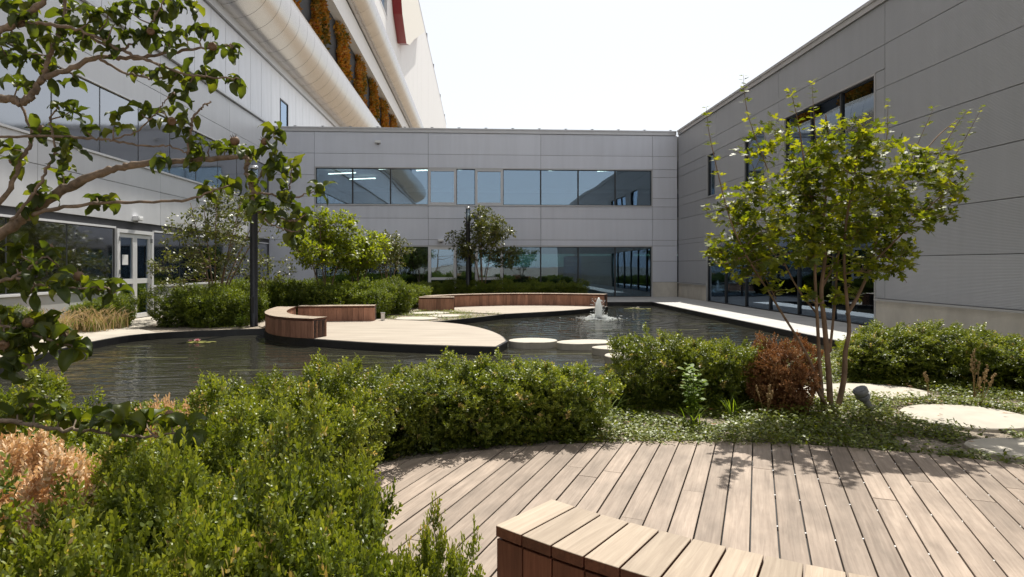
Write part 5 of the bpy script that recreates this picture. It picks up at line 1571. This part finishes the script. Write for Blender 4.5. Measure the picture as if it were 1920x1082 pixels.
Yb = 2.75
BR = []
BR.append(br([(-420, 560), (-150, 505), (0, 437), (48, 405), (111, 362), (196, 322), (266, 307), (340, 301), (451, 294)], Yb, .028, .009))
BR.append(br([(451, 294), (464, 298), (462, 322), (473, 355), (474, 385), (486, 397), (515, 407), (556, 416)], Yb, .010, .004))
BR.append(br([(473, 360), (500, 364), (555, 370), (595, 356)], Yb, .0055, .0025))
BR.append(br([(486, 397), (505, 418), (544, 434), (570, 428, .05)], Yb, .0045, .002))
BR.append(br([(473, 350), (500, 310), (518, 280), (512, 250)], Yb, .005, .002))
BR.append(br([(540, 370), (545, 340), (545, 318)], Yb, .004, .002))
BR.append(br([(60, 402), (155, 384), (222, 379), (340, 377), (392, 360), (421, 351)], Yb - .05, .008, .003))
BR.append(br([(-480, 260), (-200, 190), (0, 185), (41, 192), (63, 174), (80, 148), (129, 131), (181, 107), (244, 109), (325, 98), (399, 89), (440, 86)], Yb + .1, .019, .004))
BR.append(br([(80, 148), (92, 111), (107, 74), (118, 30), (125, -30)], Yb + .1, .011, .006))
BR.append(br([(181, 107), (237, 137), (288, 146), (333, 140)], Yb + .1, .006, .003))
BR.append(br([(222, 92), (281, 115), (348, 139), (388, 144), (448, 148)], Yb + .05, .007, .003))
BR.append(br([(170, 70), (222, 92), (259, 74), (281, 48), (296, 22), (312, -8)], Yb + .05, .006, .003))
BR.append(br([(-200, 120), (0, 57), (63, 18), (100, -20)], Yb, .016, .009))
BR.append(br([(0, 60), (37, 46), (80, 44), (160, 60), (222, 92)], Yb, .009, .006))
BR.append(br([(-60, 262), (60, 255), (174, 259), (207, 264), (281, 274), (314, 275), (352, 286)], Yb - .1, .006, .003))
BR.append(br([(20, 415), (66, 359), (85, 322), (103, 286), (100, 250), (92, 222)], Yb - .1, .007, .003))
BR.append(br([(352, 290), (358, 245), (362, 218), (377, 203), (394, 190)], Yb - .05, .006, .003))
BR.append(br([(207, 264), (255, 245), (290, 215), (310, 190), (325, 175)], Yb - .1, .0035, .002))
BR.append(br([(-160, 560), (0, 527), (40, 512), (64, 494), (90, 480)], Yb - .2, .008, .003))
BR.append(br([(30, 518), (64, 532), (105, 539), (155, 542), (205, 540)], Yb - .2, .006, .003))
BR.append(br([(-120, 640), (0, 612), (50, 622), (100, 640), (140, 650)], Yb - .3, .007, .003))
BR.append(br([(-120, 700), (0, 672), (40, 680), (60, 690)], Yb - .3, .006, .003))
BR.append(br([(-200, 800), (0, 788), (58, 797), (105, 804), (175, 808), (250, 818), (300, 817), (350, 806)], Yb - .45, .009, .003))
BR.append(br([(-100, 470), (0, 380), (40, 300), (60, 250), (30, 180)], Yb + .25, .012, .005))
# limbs that tie the branches to the trunk
for c in BR:
    p = c[0]
    if p.x < -2.45:
        t = min(trunk, key=lambda q: (q - p).length + abs(q.z - (p.z - .25)) * .5)
        cc = curve([t, t.lerp(p, .5) + Vector((0, 0, .06)), p], 5)
        MB().tube([q - morg for q in cc], [.036 - (.036 - .02) * i / (len(cc) - 1) if c is BR[0] or c is BR[7] else .018 - .006 * i / (len(cc) - 1) for i in range(len(cc))], 8).build("limb", M['bark_medlar'], med)
nleaf = [0]; extraV, extraF, extraR = [], [], []
def put_leaf(p, d, nrm, L, i):
    d = d.normalized(); bx = nrm.cross(d)
    if bx.length < 1e-3: bx = d.orthogonal()
    bx.normalize(); nz = d.cross(bx)
    m = Matrix(((d.x, bx.x, nz.x), (d.y, bx.y, nz.y), (d.z, bx.z, nz.z))).to_4x4()
    mat = Matrix.Translation(p - morg) @ m @ Matrix.Scale(L, 4)
    if nleaf[0] < 299:
        o = bpy.data.objects.new("leaf", MLEAF[i]); COL.objects.link(o); o.parent = med; o.matrix_local = mat
    else:
        V, F = medlar_leaf(i // 3); A = np.array(mat)
        off = sum(len(v) for v in extraV); extraV.append(V @ A[:3, :3].T + A[:3, 3]); extraF.append(F + off); extraR.append(np.full(len(V), (.12, .42, .8)[i % 3]))
    nleaf[0] += 1
def rosette(p, axis, n=7, L=.082, fruit=False):
    axis = axis.normalized(); a1 = axis.orthogonal().normalized(); a2 = axis.cross(a1)
    ph = rm.uniform(0, 6.28)
    for k in range(n):
        t = ph + k * 2.4; s = a1 * math.cos(t) + a2 * math.sin(t)
        d = (axis * rm.uniform(.15, .7) + s * rm.uniform(.7, 1) + Vector((0, 0, rm.uniform(-.35, .15)))); up = (axis * .5 + Vector((rm.gauss(0, .3), rm.gauss(0, .3), 1)))
        put_leaf(p + Vector((rm.gauss(0, .012), rm.gauss(0, .012), rm.gauss(0, .012))) - axis * rm.uniform(0, .03), d, up, L * rm.uniform(.65, 1.2), rm.choice((0, 1, 1, 2, 2, 4, 4, 3)) * 3 + rm.choice((0, 0, 1, 1, 2)))
    if fruit:
        o = bpy.data.objects.new("fruit", FRUIT); COL.objects.link(o); o.parent = med
        q = axis.to_track_quat('Z', 'Y'); o.matrix_local = Matrix.Translation(p + axis * .012 - morg) @ q.to_matrix().to_4x4() @ Matrix.Scale(rm.uniform(.75, 1.0), 4)
RO = [(436, 92, 7, 1), (400, 90, 5, 1), (440, 150, 6, 0), (388, 140, 8, 1), (345, 140, 6, 0), (360, 165, 5, 0), (300, 130, 5, 0), (268, 135, 4, 0), (325, 80, 5, 0), (345, 60, 6, 0), (385, 60, 5, 0), (310, 78, 4, 1), (281, 60, 6, 1), (250, 66, 6, 0),
      (310, 20, 7, 0), (335, 12, 6, 0), (280, 20, 6, 0), (365, 8, 5, 0), (240, 20, 7, 0), (205, 15, 7, 0), (175, 30, 7, 0), (150, 15, 6, 0), (190, 60, 7, 0), (155, 70, 7, 0), (120, 50, 8, 1), (95, 80, 6, 0), (70, 60, 6, 0), (40, 30, 6, 0), (20, 70, 6, 0), (45, 100, 6, 0),
      (15, 110, 5, 0), (75, 115, 6, 1), (130, 95, 6, 0), (205, 95, 5, 0), (20, 15, 6, 0), (120, 10, 6, 0), (100, 140, 4, 0), (25, 150, 5, 0), (50, 160, 4, 0), (140, 150, 4, 0), (215, 45, 5, 0), (60, 15, 5, 0),
      (110, 200, 6, 0), (140, 205, 6, 0), (98, 245, 5, 0), (120, 290, 8, 0), (140, 275, 7, 0), (75, 250, 5, 1), (25, 280, 6, 0), (30, 310, 6, 1), (165, 235, 5, 0), (215, 235, 6, 0), (262, 205, 5, 0), (325, 178, 5, 0), (285, 218, 4, 0), (318, 225, 5, 1), (350, 230, 7, 0),
      (120, 328, 5, 0), (75, 362, 7, 0), (55, 390, 5, 0), (185, 378, 7, 1), (205, 376, 5, 0), (360, 270, 6, 0), (365, 300, 7, 0), (395, 270, 5, 0), (420, 272, 6, 0), (445, 278, 6, 1), (475, 285, 5, 0), (305, 298, 3, 0), (432, 345, 6, 0), (392, 360, 5, 1),
      (515, 245, 7, 0), (505, 275, 6, 1), (525, 300, 5, 0), (512, 325, 6, 0), (545, 316, 7, 0), (478, 340, 4, 0), (530, 358, 6, 0), (598, 358, 6, 0), (535, 378, 5, 0), (480, 385, 7, 0), (510, 400, 6, 0), (550, 415, 7, 0), (545, 436, 6, 0), (572, 405, 5, 0), (465, 395, 5, 0), (495, 392, 5, 0),
      (62, 488, 6, 0), (90, 475, 7, 1), (110, 500, 5, 0), (20, 490, 5, 0), (40, 465, 5, 0), (70, 512, 5, 0), (112, 535, 5, 0), (150, 530, 7, 1), (185, 540, 6, 0), (208, 545, 5, 1), (60, 550, 4, 0), (15, 520, 5, 0),
      (20, 600, 7, 0), (50, 615, 7, 1), (90, 625, 6, 0), (125, 640, 6, 1), (140, 655, 5, 0), (10, 640, 6, 1), (35, 660, 6, 0), (60, 650, 5, 0), (5, 580, 5, 0), (20, 690, 5, 0), (80, 600, 5, 0),
      (30, 775, 6, 0), (65, 770, 6, 1), (110, 770, 6, 0), (140, 785, 6, 0), (190, 785, 6, 0), (230, 785, 6, 0), (275, 790, 6, 0), (320, 790, 7, 1), (355, 800, 6, 0), (5, 790, 5, 0)]
flat = [(p, (c[min(i + 1, len(c) - 1)] - c[max(i - 1, 0)]).normalized()) for c in BR for i, p in enumerate(c)]
tw = MB()
order = sorted(range(len(RO)), key=lambda i: (RO[i][0] < 260 and RO[i][1] < 130))
for i in order:
    u, v, n, fr = RO[i]
    # nearest branch point in the picture plane gives the depth
    def key(q):
        t = at_px(u, v, q[0].y); return (t - q[0]).length
    q = min(flat, key=key)
    p = at_px(u, v, q[0].y + rm.uniform(-.06, .12))
    ax = (p - q[0]); L = ax.length
    if L > .02: tw.tube([q[0] - morg, q[0].lerp(p, .5) - morg + Vector((rm.gauss(0, .01), 0, rm.gauss(0, .01))), p - morg], [.0035, .003, .002], 5)
    ax = (ax.normalized() if L > .015 else q[1]) + Vector((0, rm.uniform(-.5, .1), .25))
    rosette(p, ax, n + 1, .080 if v < 560 else .094, fr)
tw.build("twig", M['bark_medlar'], med)["kind"] = "stuff"
if extraV:
    o = link("foliage", poly_mesh("foliage", np.concatenate(extraV), np.concatenate(extraF), 4, M['medlar'], np.concatenate(extraR), smooth=True), None, med); o["kind"] = "stuff"
